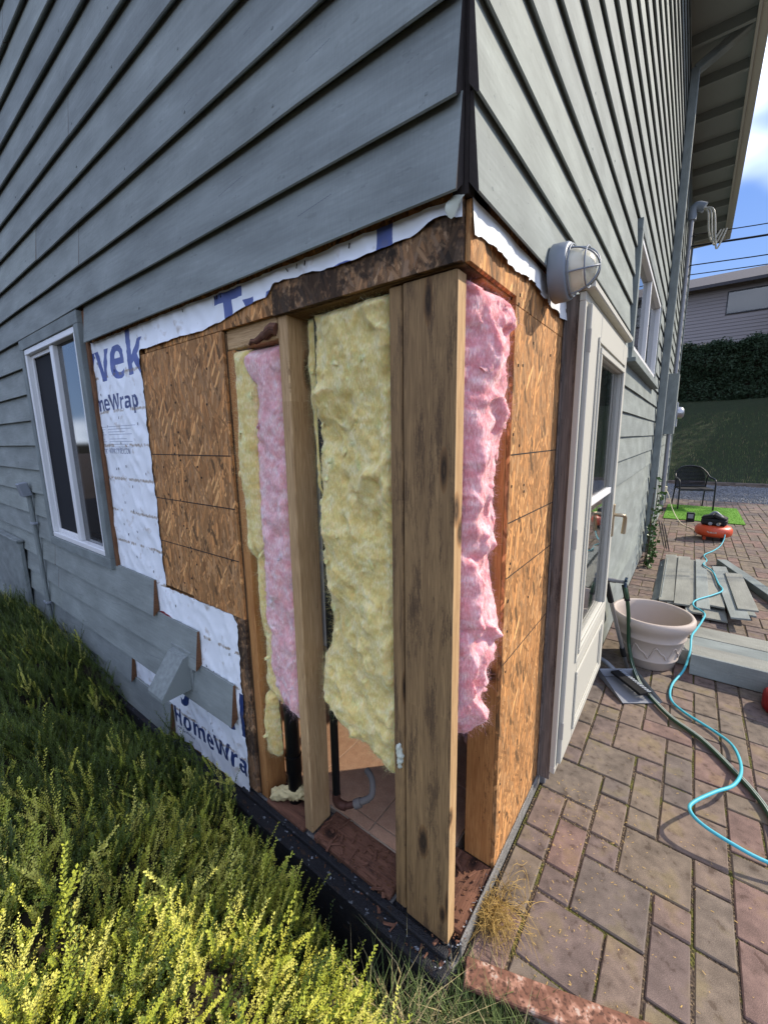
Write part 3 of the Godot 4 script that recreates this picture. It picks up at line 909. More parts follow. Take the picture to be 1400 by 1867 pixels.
func sheath(x0: float, x1: float, y0: float, y1: float, z0: float, z1: float, m: Material, _t: Array) -> void:
	var b := MB.new()
	b.abox(Vector3(x0, y0, z0), Vector3(x1, y1, z1), 0.001)
	reuv(b, 1.0, Vector2(rng.randf(), rng.randf()), false)
	add(b, "sheathing_panel", m, house)
func sheath_x(z0: float, z1: float, y0: float, y1: float, m: Material) -> void:
	var b := MB.new()
	b.abox(Vector3(0.0005, y0, z1), Vector3(0.012, y1, z0), 0.001)
	reuv(b, 1.0, Vector2(rng.randf(), rng.randf()), true)
	add(b, "sheathing_panel", m, house)
func reuv(b: MB, s: float, off: Vector2, sidewall: bool) -> void:
	for i in b.v.size():
		var p := b.v[i]
		b.t[i] = (Vector2(-p.z + p.x, -p.y) if sidewall else Vector2(p.x + p.z, -p.y)) / s + off
func house_wrap() -> void:
	var torn := [[-1.392, 1.708], [-1.2, 1.706], [-1.075, 1.711], [-0.95, 1.706], [-0.835, 1.715], [-0.75, 1.727], [-0.663, 1.738], [-0.60, 1.741], [-0.578, 1.748], [-0.556, 1.769], [-0.431, 1.765], [-0.33, 1.756], [-0.284, 1.754], [-0.188, 1.758], [-0.103, 1.762], [-0.062, 1.775], [-0.037, 1.778], [-0.012, 1.766], [0.002, 1.764]]
	var wn := noise(401, 2.2, 4)
	var wf := noise(402, 7.0, 3, true)
	var b := MB.new()
	var jag := noise(403, 22.0, 3)
	var parts := [
		[-1.93, -1.392, func(_x: float) -> float: return 0.66, func(_x: float) -> float: return 1.80],
		[-1.60, -1.392, func(_x: float) -> float: return 0.55, func(_x: float) -> float: return 0.66],
		[-1.392, 0.002, func(q: float) -> float: return at(torn, q) + jag.get_noise_1d(q) * 0.003, func(_x: float) -> float: return 1.80],
		[-1.86, -1.392, func(_x: float) -> float: return -0.02, func(_x: float) -> float: return 0.549],
		[-1.392, -0.872, func(_x: float) -> float: return -0.02, func(q: float) -> float: return 0.727 + jag.get_noise_1d(q * 3.0) * 0.004 - (0.03 * smoothstep(-0.90, -0.872, q))]]
	for q in parts:
		var nu := int((q[1] - q[0]) / 0.012) + 2
		var nv := 0
		var P := PackedVector3Array()
		var U := PackedVector2Array()
		var mid: float = (q[0] + q[1]) * 0.5
		nv = maxi(5, int((q[3].call(mid) - q[2].call(mid)) / 0.012) + 2)
		for j in nv:
			for i in nu:
				var x: float = lerpf(q[0], q[1], float(i) / (nu - 1))
				if i == nu - 1 and q[1] < 0.0: x += jag.get_noise_1d(j * 0.9) * 0.006
				var lo: float = q[2].call(x)
				var y: float = lerpf(lo, q[3].call(x), float(j) / (nv - 1))
				var z := 0.0172 + wn.get_noise_2d(x * 1.5, y) * 0.006 + (wf.get_noise_2d(x + y * 0.6, y * 0.5 - x * 0.4) - 0.2) * 0.0065
				z = maxf(z, 0.0136 + 0.3 * (z - 0.010))
				if q[0] == -1.392: z += 0.006 * (1.0 - smoothstep(0.0, 0.02, y - lo)) * (0.4 + jag.get_noise_1d(x * 0.7))
				P.append(Vector3(x, y, z))
				U.append(Vector2((x + 1.96) / 2.0, (1.84 - y) / 1.9))
		b.sheet(P, nu, nv, U)
	tag(add(b, "house_wrap", M.wrap, house), "white printed house wrap, torn along its lower edge")
	var sb := MB.new()
	var sr := RandomNumberGenerator.new()
	sr.seed = 404
	for k in 44:
		var p := Vector3(sr.randf_range(-1.84, -1.42), sr.randf_range(0.75, 1.76), 0.021)
		if k % 3 == 0: p = Vector3(sr.randf_range(-1.36, -0.9), sr.randf_range(0.05, 0.70), 0.021)
		if k % 5 == 0: p = Vector3(sr.randf_range(-1.3, -0.05), 1.787, 0.021)
		sb.box(Transform3D(Basis(Vector3.BACK, sr.randfn() * 0.3), p), Vector3(0.0022, 0.011, 0.0016), 0.0)
	tag(add(sb, "staples", M.marks, house), "", "", "", "stuff")
	# a plain band on the sunny side
	var torn2 := [[0.0, 1.733], [0.055, 1.746], [0.113, 1.741], [0.20, 1.735], [0.268, 1.742], [0.352, 1.748], [0.451, 1.731], [0.533, 1.728], [0.64, 1.722], [0.759, 1.726], [0.82, 1.72]]
	var c := MB.new()
	var P2 := PackedVector3Array()
	var U2 := PackedVector2Array()
	var nu2 := 68
	for j in 7:
		for i in nu2:
			var s := 0.82 * i / (nu2 - 1)
			var lo := at(torn2, s) + jag.get_noise_1d(s * 1.3 + 5.0) * 0.004
			var y := lerpf(lo, 1.80, j / 6.0)
			var o := 0.0155 + wn.get_noise_2d(s * 1.5 + 9.0, y) * 0.004 + 0.010 * (1.0 - j / 6.0) * (0.6 + jag.get_noise_1d(s * 0.8))
			P2.append(Vector3(o, y, -s))
			U2.append(Vector2(0.75 + s * 0.2, 0.7 + y * 0.1))
	c.sheet(P2, nu2, 7, U2)
	add(c, "house_wrap", M.wrap2, house)
	# a narrow turned edge beside the door
	var e := MB.new()
	var P3 := PackedVector3Array()
	var U3 := PackedVector2Array()
	for j in 60:
		for i in 3:
			var y := -0.01 + 1.74 * j / 59.0
			P3.append(Vector3(0.0135 + 0.004 * i, y, -0.79 - 0.011 * i + jag.get_noise_1d(y * 2.0) * 0.006))
			U3.append(Vector2(0.6 + i * 0.01, y * 0.3))
	e.sheet(P3, 3, 60, U3, true)
	add(e, "house_wrap", M.wrap2, house)

func frame(parent: Node, called: String, lo: Vector3, hi: Vector3, w: float, m: Material, sidewall: bool, bev := 0.002) -> void:
	# four lengths round an opening, butted
	if sidewall:
		one(Vector3(lo.x, hi.y - w, lo.z), Vector3(hi.x, hi.y, hi.z), called, m, parent, bev)
		one(Vector3(lo.x, lo.y, lo.z), Vector3(hi.x, lo.y + w, hi.z), called, m, parent, bev)
		one(Vector3(lo.x, lo.y + w, lo.z), Vector3(hi.x, hi.y - w, lo.z + w), called, m, parent, bev)
		one(Vector3(lo.x, lo.y + w, hi.z - w), Vector3(hi.x, hi.y - w, hi.z), called, m, parent, bev)
	else:
		one(Vector3(lo.x, hi.y - w, lo.z), Vector3(hi.x, hi.y, hi.z), called, m, parent, bev)
		one(Vector3(lo.x, lo.y, lo.z), Vector3(hi.x, lo.y + w, hi.z), called, m, parent, bev)
		one(Vector3(lo.x, lo.y + w, lo.z), Vector3(lo.x + w, hi.y - w, hi.z), called, m, parent, bev)
		one(Vector3(hi.x - w, lo.y + w, lo.z), Vector3(hi.x, hi.y - w, hi.z), called, m, parent, bev)
func build_window_left() -> void:
	var w := Node3D.new()
	w.name = "window"
	house.add_child(w, true)
	frame(w, "trim", Vector3(-2.832, 0.722, 0.011), Vector3(-1.885, 1.943, 0.052), 0.055, M.trim, false)
	one(Vector3(-1.8845, 0.70, 0.0175), Vector3(-1.858, 1.94, 0.030), "trim", M.raw, w)
	frame(w, "sash_frame", Vector3(-2.776, 0.778, -0.02), Vector3(-1.941, 1.887, 0.046), 0.030, M.white, false, 0.003)
	one(Vector3(-2.358, 0.809, 0.0), Vector3(-2.312, 1.856, 0.038), "mullion", M.white, w, 0.003)
	one(Vector3(-2.745, 0.809, 0.008), Vector3(-2.359, 1.856, 0.011), "pane", M.screen, w, 0.0)
	one(Vector3(-2.311, 0.809, 0.012), Vector3(-1.972, 1.856, 0.016), "pane", M.glass2, w, 0.0)
	frame(w, "inner_sash", Vector3(-2.745, 0.809, 0.0115), Vector3(-2.359, 1.856, 0.024), 0.02, M.white, false)
	frame(w, "inner_sash", Vector3(-2.311, 0.809, -0.004), Vector3(-1.972, 1.856, 0.0115), 0.022, M.white, false)
	one(Vector3(-2.74, 0.80, -0.30), Vector3(-1.96, 1.88, -0.28), "blind", M.screen, w, 0.0)
func build_window_right() -> void:
	var w := Node3D.new()
	w.name = "window"
	house.add_child(w, true)
	frame(w, "trim", Vector3(0.0075, 1.80, -3.92), Vector3(0.052, 2.555, -2.122), 0.06, M.trim, true)
	one(Vector3(0.0075, 1.775, -3.99), Vector3(0.078, 1.7995, -2.08), "window_sill", M.trim, w)
	frame(w, "sash_frame", Vector3(-0.03, 1.861, -3.859), Vector3(0.044, 2.494, -2.183), 0.03, M.white, true, 0.003)
	one(Vector3(-0.01, 1.892, -3.04), Vector3(0.036, 2.463, -3.0), "mullion", M.white, w)
	one(Vector3(0.006, 1.892, -3.827), Vector3(0.010, 2.463, -3.041), "pane", M.glass2, w, 0.0)
	one(Vector3(0.006, 1.892, -2.999), Vector3(0.010, 2.463, -2.214), "pane", M.glass2, w, 0.0)
	one(Vector3(-0.14, 1.83, -3.9), Vector3(-0.12, 2.55, -2.13), "blind", M.screen, w, 0.0)
func build_door() -> void:
	# jamb and bare casing boards
	one(Vector3(0.0075, 0.0, -0.728), Vector3(0.058, 1.80, -0.712), "door_jamb", M.dark_wood, house, 0.002, 1.2, 0.3)
	one(Vector3(0.013, -0.05, -0.7115), Vector3(0.020, 1.76, -0.7005), "door_casing", M.dark_wood, house, 0.003, 1.2, 0.3)
	one(Vector3(0.0075, -0.05, -1.665), Vector3(0.05, 1.80, -1.64), "door_jamb", M.trim, house, 0.002, 1.2, 0.3)
	one(Vector3(-0.10, -0.05, -0.80), Vector3(0.0065, 1.80, -0.745), "door_jamb", M.white, house, 0.002)
	one(Vector3(-0.10, -0.05, -1.6395), Vector3(0.0065, 1.80, -1.60), "door_jamb", M.white, house, 0.002)
	one(Vector3(-0.10, -0.0615, -1.64), Vector3(0.036, 0.03, -0.745), "threshold", M.dull_steel, house, 0.003)
	var d := Node3D.new()
	d.name = "storm_door"
	house.add_child(d, true)
	tag(d, "cream storm door with a tall divided pane and a low panel")
	frame(d, "outer_frame", Vector3(0.0585, 0.042, -1.642), Vector3(0.078, 1.803, -0.704), 0.028, M.door, true, 0.002)
	one(Vector3(0.050, 1.804, -1.66), Vector3(0.105, 1.826, -0.69), "drip_cap", M.door, d, 0.003)
	var x0 := 0.064
	var x1 := 0.092
	one(Vector3(x0, 0.071, -0.915), Vector3(x1, 1.772, -0.734), "stile", M.door, d, 0.003)
	one(Vector3(x0, 0.071, -1.612), Vector3(x1, 1.772, -1.48), "stile", M.door, d, 0.003)
	one(Vector3(x0, 1.635, -1.4795), Vector3(x1, 1.772, -0.9155), "top_rail", M.door, d, 0.003)
	one(Vector3(x0, 0.071, -1.4795), Vector3(x1, 0.50, -0.9155), "kick_panel", M.door, d, 0.003)
	one(Vector3(x0 + 0.002, 1.07, -1.4795), Vector3(x1 - 0.003, 1.098, -0.9155), "middle_rail", M.white, d, 0.002)
	frame(d, "glazing_bead", Vector3(x1 + 0.0005, 0.475, -1.502), Vector3(x1 + 0.010, 1.66, -0.893), 0.022, M.door, true, 0.003)
	frame(d, "glazing_bead", Vector3(x1 + 0.0005, 0.445, -1.528), Vector3(x1 + 0.006, 1.69, -0.866), 0.016, M.door, true, 0.002)
	frame(d, "panel_moulding", Vector3(x1 + 0.0005, 0.125, -1.50), Vector3(x1 + 0.008, 0.39, -0.90), 0.016, M.door, true, 0.003)
	frame(d, "panel_moulding", Vector3(x1 + 0.0005, 0.15, -1.475), Vector3(x1 + 0.005, 0.365, -0.925), 0.010, M.door, true, 0.002)
	one(Vector3(x0 + 0.010, 0.501, -1.4785), Vector3(x0 + 0.014, 1.0695, -0.9165), "pane", M.glass, d, 0.0)
	one(Vector3(x0 + 0.010, 1.0985, -1.4785), Vector3(x0 + 0.014, 1.6345, -0.9165), "pane", M.glass, d, 0.0)
	for y in [0.18, 0.95, 1.62]:
		one(Vector3(0.079, y, -0.742), Vector3(0.094, y + 0.075, -0.7335), "hinge", M.door_line, d, 0.002)
	one(Vector3(x1 + 0.0005, 0.83, -1.585), Vector3(x1 + 0.010, 1.0, -1.555), "handle_plate", M.brass, d, 0.003)
	var h := MB.new()
	h.tube(spline([Vector3(x1 + 0.008, 0.945, -1.57), Vector3(x1 + 0.045, 0.945, -1.572), Vector3(x1 + 0.055, 0.935, -1.59), Vector3(x1 + 0.055, 0.90, -1.60), Vector3(x1 + 0.052, 0.845, -1.602)]), 0.008, 8, true, 0.011)
	add(h, "handle", M.brass, d)
	one(Vector3(0.0765, 0.072, -0.7265), Vector3(0.0785, 1.76, -0.7225), "weather_strip", M.rubber, d, 0.0)
func build_eave() -> void:
	var soff := one(Vector3(0.014, 4.985, -9.82), Vector3(0.485, 5.005, 0.6), "soffit", M.soffit, house, 0.0)
	soff.rotation.z = 0.0
	var z := 0.3
	while z > -9.8:
		one(Vector3(0.0145, 4.895, z - 0.02), Vector3(0.484, 4.9845, z + 0.02), "rafter_tail", M.soffit, house, 0.002)
		z -= 0.61
	one(Vector3(0.4855, 4.885, -9.83), Vector3(0.507, 5.06, 0.62), "fascia", M.gutter, house, 0.002)
	var g := MB.new()
	for q in [[0.508, 4.93, 0.58, 4.936], [0.578, 4.936, 0.584, 5.03], [0.575, 5.0305, 0.592, 5.04]]:
		g.abox(Vector3(q[0], q[1], -9.85), Vector3(q[2], q[3], 0.65), 0.001)
	add(g, "gutter", M.gutter, house)
	one(Vector3(0.014, 4.90, -9.84), Vector3(0.485, 4.984, -9.80), "barge_board", M.gutter, house)
	var rf := MB.new()
	rf.quad(Vector3(0.58, 5.06, 0.65), Vector3(0.58, 5.06, -9.85), Vector3(-4.5, 7.2, -9.85), Vector3(-4.5, 7.2, 0.65))
	rf.quad(Vector3(-4.5, 7.2, 0.65), Vector3(-4.5, 7.2, -9.85), Vector3(-9.6, 5.0, -9.85), Vector3(-9.6, 5.0, 0.65))
	rf.quad(Vector3(0.58, 5.04, -9.85), Vector3(0.58, 5.04, 0.65), Vector3(-4.5, 7.1, 0.65), Vector3(-4.5, 7.1, -9.85))
	add(rf, "roof", M.shingle, house)
	var gb := MB.new()
	gb.tri(Vector3(-9.0, 5.0, 0.0), Vector3(0.0, 5.0, 0.0), Vector3(-4.5, 7.05, 0.0))
	add(gb, "gable", M.paint, house)
	# downspout: elbow under the gutter, then straight down the wall
	var dn := MB.new()
	dn.abox(Vector3(0.036, 0.0, -4.77), Vector3(0.108, 4.80, -4.68), 0.006)
	dn.box(Transform3D(Basis(Vector3.BACK, -1.12), Vector3(0.29, 4.895, -4.725)), Vector3(0.07, 0.48, 0.088), 0.006)
	add(dn, "downspout", M.paint2, house)

func siding_nails(r: RandomNumberGenerator) -> void:
	# one nail through each board at every stud, heads just proud of the paint
	var a := MB.new()
	for k in range(0, 20):
		var x := -0.06
		while x > -4.6:
			var y := Y0 + COURSE * k + 0.034 + r.randfn() * 0.004
			var ok: bool = x < -2.85 or y > 1.96 or (y > 1.80 and x > -1.84) or (y < 0.72 and x < [-1.5, -1.9, -0.95, -1.18, -1.5, -9.0, -9.0][clampi(k, 0, 6)])
			if ok: a.box(Transform3D(Basis(), Vector3(x + r.randfn() * 0.008, y, 0.0459)), Vector3(0.0065, 0.006, 0.0022), 0.0009)
			x -= 0.406
	tag(add(a, "nail_heads", M.trim, house), "", "", "", "stuff")
	var b := MB.new()
	for k in range(0, 32):
		var z := -0.05
		while z > -6.0:
			var y := Y0 + COURSE * k + 0.034 + r.randfn() * 0.004
			if (k >= 12 and (z > -2.1 or z < -3.95 or k > 16)) or (z < -1.7 and k < 12):
				b.box(Transform3D(Basis(), Vector3(0.0322, y, z + r.randfn() * 0.008)), Vector3(0.0022, 0.006, 0.0065), 0.0009)
			z -= 0.406
	tag(add(b, "nail_heads", M.trim, house), "", "", "", "stuff")

# a piece of glass wool: a soft, tufted sheet hung on a wall plane. edges = [[v, left u, right u], ...] from the foot up
func batt(o: Node3D, called: String, m: Material, org: Vector3, U: Vector3, N: Vector3, edges: Array, depth: float, tuft: float, sd: int, foot: Array, folds := 1.0, tone := Color(1, 1, 1), stretch := 0.8) -> void:
	var le := []
	var ri := []
	for e in edges:
		le.append([e[0], e[1]])
		ri.append([e[0], e[2]])
	var v0: float = edges[0][0]
	var v1: float = edges[-1][0]
	var wid := 0.0
	for e in edges: wid = maxf(wid, e[2] - e[1])
	var nu := maxi(12, int(wid / 0.0045))
	var nv := int((v1 - v0) / 0.0055)
	var big := noise(sd, 3.4, 2)
	var warp := noise(sd + 1, 6.0, 2)
	var ridge := noise(sd + 2, 5.0, 2, true)
	var lump := noise(sd + 3, 20.0, 3)
	var fine := noise(sd + 4, 85.0, 2)
	var jag := noise(sd + 5, 12.0, 4)
	var rq := RandomNumberGenerator.new()
	rq.seed = sd + 9
	var pits := []
	for k in int((v1 - v0) * wid * 90.0) + 3: pits.append([Vector2(rq.randf(), rq.randf()), rq.randf_range(0.006, 0.022), rq.randf_range(0.4, 1.3), rq.randf_range(0.35, 1.6)])
	var laps := []
	for k in int((v1 - v0) * 6.0) + 1: laps.append([rq.randf_range(v0, v1), rq.randf(), rq.randf_range(0.2, 0.6), rq.randf_range(0.25, 0.9)])
	var P := PackedVector3Array()
	var T := PackedVector2Array()
	var C := PackedColorArray()
	for j in nv:
		var fv := float(j) / (nv - 1)
		for i in nu:
			var fu := float(i) / (nu - 1)
			var v := lerpf(v0, v1, fv)
			var l := at(le, v) + jag.get_noise_2d(v, 2.0) * 0.010
			var r := at(ri, v) + jag.get_noise_2d(v, 9.0) * 0.010
			var u := lerpf(l, r, fu)
			var rise := at(foot, fu) + jag.get_noise_2d(u * 2.0, 50.0) * 0.030 + lump.get_noise_2d(u, 70.0) * 0.012
			v += rise * pow(1.0 - fv, 2.0)
			var wu := u + warp.get_noise_2d(u, v) * 0.05
			var wv := v * stretch + warp.get_noise_2d(u + 5.0, v) * 0.06
			var edge := minf(minf(fu, 1.0 - fu) * wid / 0.035, minf(fv * (v1 - v0) / 0.05, (1.0 - fv) * (v1 - v0) / 0.03))
			edge = sqrt(clampf(edge, 0.0, 1.0))
			var calm := smoothstep(-0.25, 0.35, big.get_noise_2d(u * 1.6 + 7.0, v * 1.1))
			var rd := ridge.get_noise_2d(wu, wv) * lerpf(0.35, 1.2, calm)
			var lm := lump.get_noise_2d(wu, v * 0.8) * lerpf(0.25, 1.3, calm)
			var cut := 0.0
			for q in pits:   # pinched and torn hollows
				var dx: float = (fu - q[0].x) * wid / q[1]
				var dy: float = (fv - q[0].y) * (v1 - v0) / (q[1] * q[3] * 1.6)
				var e2: float = dx * dx + dy * dy
				if e2 < 6.0: cut -= q[2] * exp(-e2)
			for q in laps:   # layers that end in a ragged edge
				var line: float = q[0] + jag.get_noise_2d(u * 0.8, q[0] * 9.0) * 0.035
				var over: float = v - line
				if over > -0.004 and over < 0.12:
					cut += q[3] * smoothstep(-0.004, 0.003, over) * (1.0 - over / 0.12) * smoothstep(q[2] * 0.5, q[2] * 0.3, absf(fu - q[1]))
			var fn := fine.get_noise_2d(u, v)
			var dd := depth * (0.55 + 0.45 * edge) - depth * 0.55 * (1.0 - edge) + edge * (big.get_noise_2d(u * 0.9, v * 0.7) * tuft * 1.5 + rd * tuft * folds * 0.8 + lm * tuft * 0.24 + cut * tuft * 0.6) + fn * tuft * 0.08
			P.append(org + U * u + Vector3.UP * v + N * dd)
			T.append(Vector2(u, v))
			C.append(tone)
	var b := MB.new()
	var flip := U.cross(Vector3.UP).dot(N) < 0.0
	b.sheet(P, nu, nv, T, flip, C)
	# torn tufts lifted off the face
	for k in int((v1 - v0) * wid * 70.0):
		var q := rq.randi_range(2, nv - 3) * nu + rq.randi_range(2, nu - 3)
		var up := P[q + nu] - P[q]
		var sd3 := (P[q + 1] - P[q]).normalized()
		var hang := (Vector3.DOWN * rq.randf_range(0.4, 1.0) + sd3 * rq.randfn() * 0.6).normalized()
		var wf := rq.randf_range(0.008, 0.022)
		var lf := rq.randf_range(0.010, 0.030)
		var lift := rq.randf_range(0.002, 0.008)
		var FP := PackedVector3Array()
		var FT := PackedVector2Array()
		var FC := PackedColorArray()
		var ac := hang.cross(N).normalized()
		for jj in 5:
			for ii in 5:
				var a := (ii / 4.0 - 0.5) * wf * (1.0 - 0.5 * pow(jj / 4.0, 2.0)) * (1.0 + 0.3 * rq.randfn() * jj / 4.0)
				var bb := jj / 4.0 * lf * (1.0 + 0.2 * rq.randfn())
				FP.append(P[q] + ac * a + hang * bb + N * (lift * sin(jj / 4.0 * 2.2) - absf(a) * 0.25 - 0.001 + rq.randfn() * 0.0006))
				FT.append(Vector2(a, bb))
				FC.append(C[q])
		b.sheet(FP, 5, 5, FT, ac.cross(hang).dot(N) < 0.0, FC)
	# loose fibres that stand off the face
	var r2 := RandomNumberGenerator.new()
	r2.seed = sd
	for k in int(nu * nv * 1.3):
		var q := r2.randi_range(0, nu * nv - 1)
		if k % 7 == 0: q = (q / nu) * nu + (0 if r2.randf() < 0.5 else nu - 1)
		var p := P[q]
		var dir := (U * r2.randfn() + Vector3.UP * r2.randfn() + N * r2.randf_range(-0.1, 0.4)).normalized() * r2.randf_range(0.008, 0.034)
		var bend := Vector3(r2.randfn(), r2.randfn(), r2.randfn()) * 0.003
		var sidew := dir.cross(N + Vector3(0.1, 0.2, 0.1)).normalized() * 0.00022
		b.col = tone
		b.tri(p - sidew, p + sidew, p + dir * 0.55 + bend)
		b.tri(p + dir * 0.55 + bend - sidew * 0.7, p + dir * 0.55 + bend + sidew * 0.7, p + dir + bend * 2.5)
	add(b, called, m, o, true)
func build_insulation() -> void:
	var X := Vector3.RIGHT
	var Z := Vector3.BACK
	var o := thing("insulation_batt", "wide yellow glass wool batt filling the bay beside the corner post", "insulation", Vector3(-0.46, 0.3, -0.06))
	batt(o, "wool", M.yellow, Vector3(0, -0.3, 0), X, Z, [[0.375, -0.035, 0.272], [0.55, -0.030, 0.272], [0.62, 0.006, 0.272], [1.0, 0.0, 0.272], [1.25, -0.012, 0.272], [1.45, -0.01, 0.272], [1.69, -0.006, 0.272]], 0.038, 0.023, 201, [[0.0, 0.17], [0.18, 0.14], [0.3, 0.09], [0.55, 0.05], [0.8, 0.0], [1.0, 0.01]])
	o = thing("insulation_batt", "long pink glass wool batt in the narrow bay next to the new stud", "insulation", Vector3(-0.69, 0.47, -0.05))
	batt(o, "wool", M.pink_pale, Vector3(0, -0.47, 0), X, Z, [[0.40, -0.025, 0.112], [0.50, -0.055, 0.112], [0.62, -0.05, 0.112], [0.655, -0.03, 0.112], [0.70, -0.055, 0.112], [1.0, -0.045, 0.112], [1.3, -0.055, 0.112], [1.5, -0.03, 0.112], [1.58, -0.075, 0.108], [1.632, -0.075, 0.10]], 0.040, 0.013, 211, [[0.0, 0.10], [0.4, 0.02], [1.0, 0.0]], 1.2, Color(1, 1, 1), 0.22)
	o = thing("insulation_batt", "folded yellow glass wool strip squeezed beside the pink batt and trimmer stud", "insulation", Vector3(-0.76, 0.5, -0.03))
	batt(o, "wool", M.yellow, Vector3(0, -0.5, 0), X, Z, [[0.95, -0.030, 0.045], [1.02, -0.045, 0.05], [1.3, -0.052, 0.045], [1.5, -0.045, 0.055], [1.60, -0.045, 0.05], [1.632, -0.035, 0.035]], 0.042, 0.008, 221, [[0.0, 0.0], [1.0, 0.02]], 0.5)
	batt(o, "wool", M.yellow, Vector3(0.008, -0.5, -0.008), X, Z, [[0.65, -0.01, 0.040], [0.72, -0.022, 0.04], [0.9, -0.03, 0.045], [1.02, -0.02, 0.04]], 0.034, 0.007, 223, [[0.0, 0.0], [1.0, 0.01]], 0.5)
	batt(o, "wool", M.yellow, Vector3(0.012, -0.5, -0.010), X, Z, [[0.42, -0.005, 0.055], [0.50, -0.03, 0.05], [0.60, -0.018, 0.045], [0.70, -0.02, 0.04]], 0.034, 0.007, 225, [[0.0, 0.03], [1.0, 0.0]], 0.5)
	o = thing("insulation_scrap", "torn yellow glass wool scrap hanging against the fat black drain pipe", "insulation", Vector3(-0.745, 0.2, -0.03))
	batt(o, "wool", M.yellow, Vector3(0, -0.2, 0), X, Z, [[0.185, -0.025, 0.02], [0.24, -0.035, 0.035], [0.34, -0.032, 0.03], [0.42, -0.026, 0.028], [0.45, -0.02, 0.024]], 0.040, 0.008, 231, [[0.0, 0.0], [1.0, 0.0]], 0.7, Color(0.93, 0.91, 0.88))
	o = thing("insulation_batt", "thin yellow glass wool sliver behind the slim black pipe", "insulation", Vector3(-0.50, 1.1, -0.075))
	batt(o, "wool", M.yellow, Vector3(0, -1.1, 0), X, Z, [[1.16, 0.025, 0.04], [1.30, 0.0, 0.04], [1.44, -0.012, 0.04], [1.48, -0.02, 0.04], [1.62, -0.018, 0.04], [1.69, -0.012, 0.04]], 0.034, 0.008, 241, [[0.0, 0.0], [1.0, 0.0]], 0.6, Color(0.95, 0.94, 0.9))
	o = thing("insulation_batt", "deep pink glass wool batt hanging in the sunlit bay round the corner", "insulation", Vector3(-0.045, 0.6, -0.15))
	batt(o, "wool", M.pink, Vector3(0, -0.6, 0), Vector3.FORWARD, Vector3.RIGHT, [[0.56, -0.105, -0.02], [0.64, -0.105, 0.03], [0.80, -0.108, 0.085], [0.90, -0.108, 0.102], [1.0, -0.108, 0.108], [1.30, -0.108, 0.100], [1.5, -0.108, 0.108], [1.60, -0.108, 0.108], [1.684, -0.105, 0.06]], 0.042, 0.024, 251, [[0.0, 0.10], [0.45, 0.02], [0.7, 0.0], [1.0, 0.10]], 1.35, Color(1, 1, 1), 0.42)
	# a scrap of pale foam on the sole plate
	var fp := thing("foam_scrap", "lump of cream expanding foam lying on the sole plate by the drain pipe", "foam", Vector3(-0.70, 0.004, -0.035))
	add(blob([[Vector3(-0.055, 0.02, 0.02), 0.021], [Vector3(-0.02, 0.028, 0.0), 0.024], [Vector3(0.02, 0.04, -0.02), 0.027], [Vector3(0.05, 0.042, -0.035), 0.024]], 0.004, 261, 0.012), "lump", M.foam, fp)
	var f2 := thing("foam_scrap", "strip of white foam stuck to the stud beside the corner post", "foam", Vector3(-0.169, 0.50, 0.002))
	add(blob([[Vector3(0, -0.036, -0.004), 0.006], [Vector3(0.004, 0.0, -0.004), 0.009], [Vector3(0.0, 0.03, -0.004), 0.007]], 0.003, 262, 0.007), "strip", M.spray, f2)
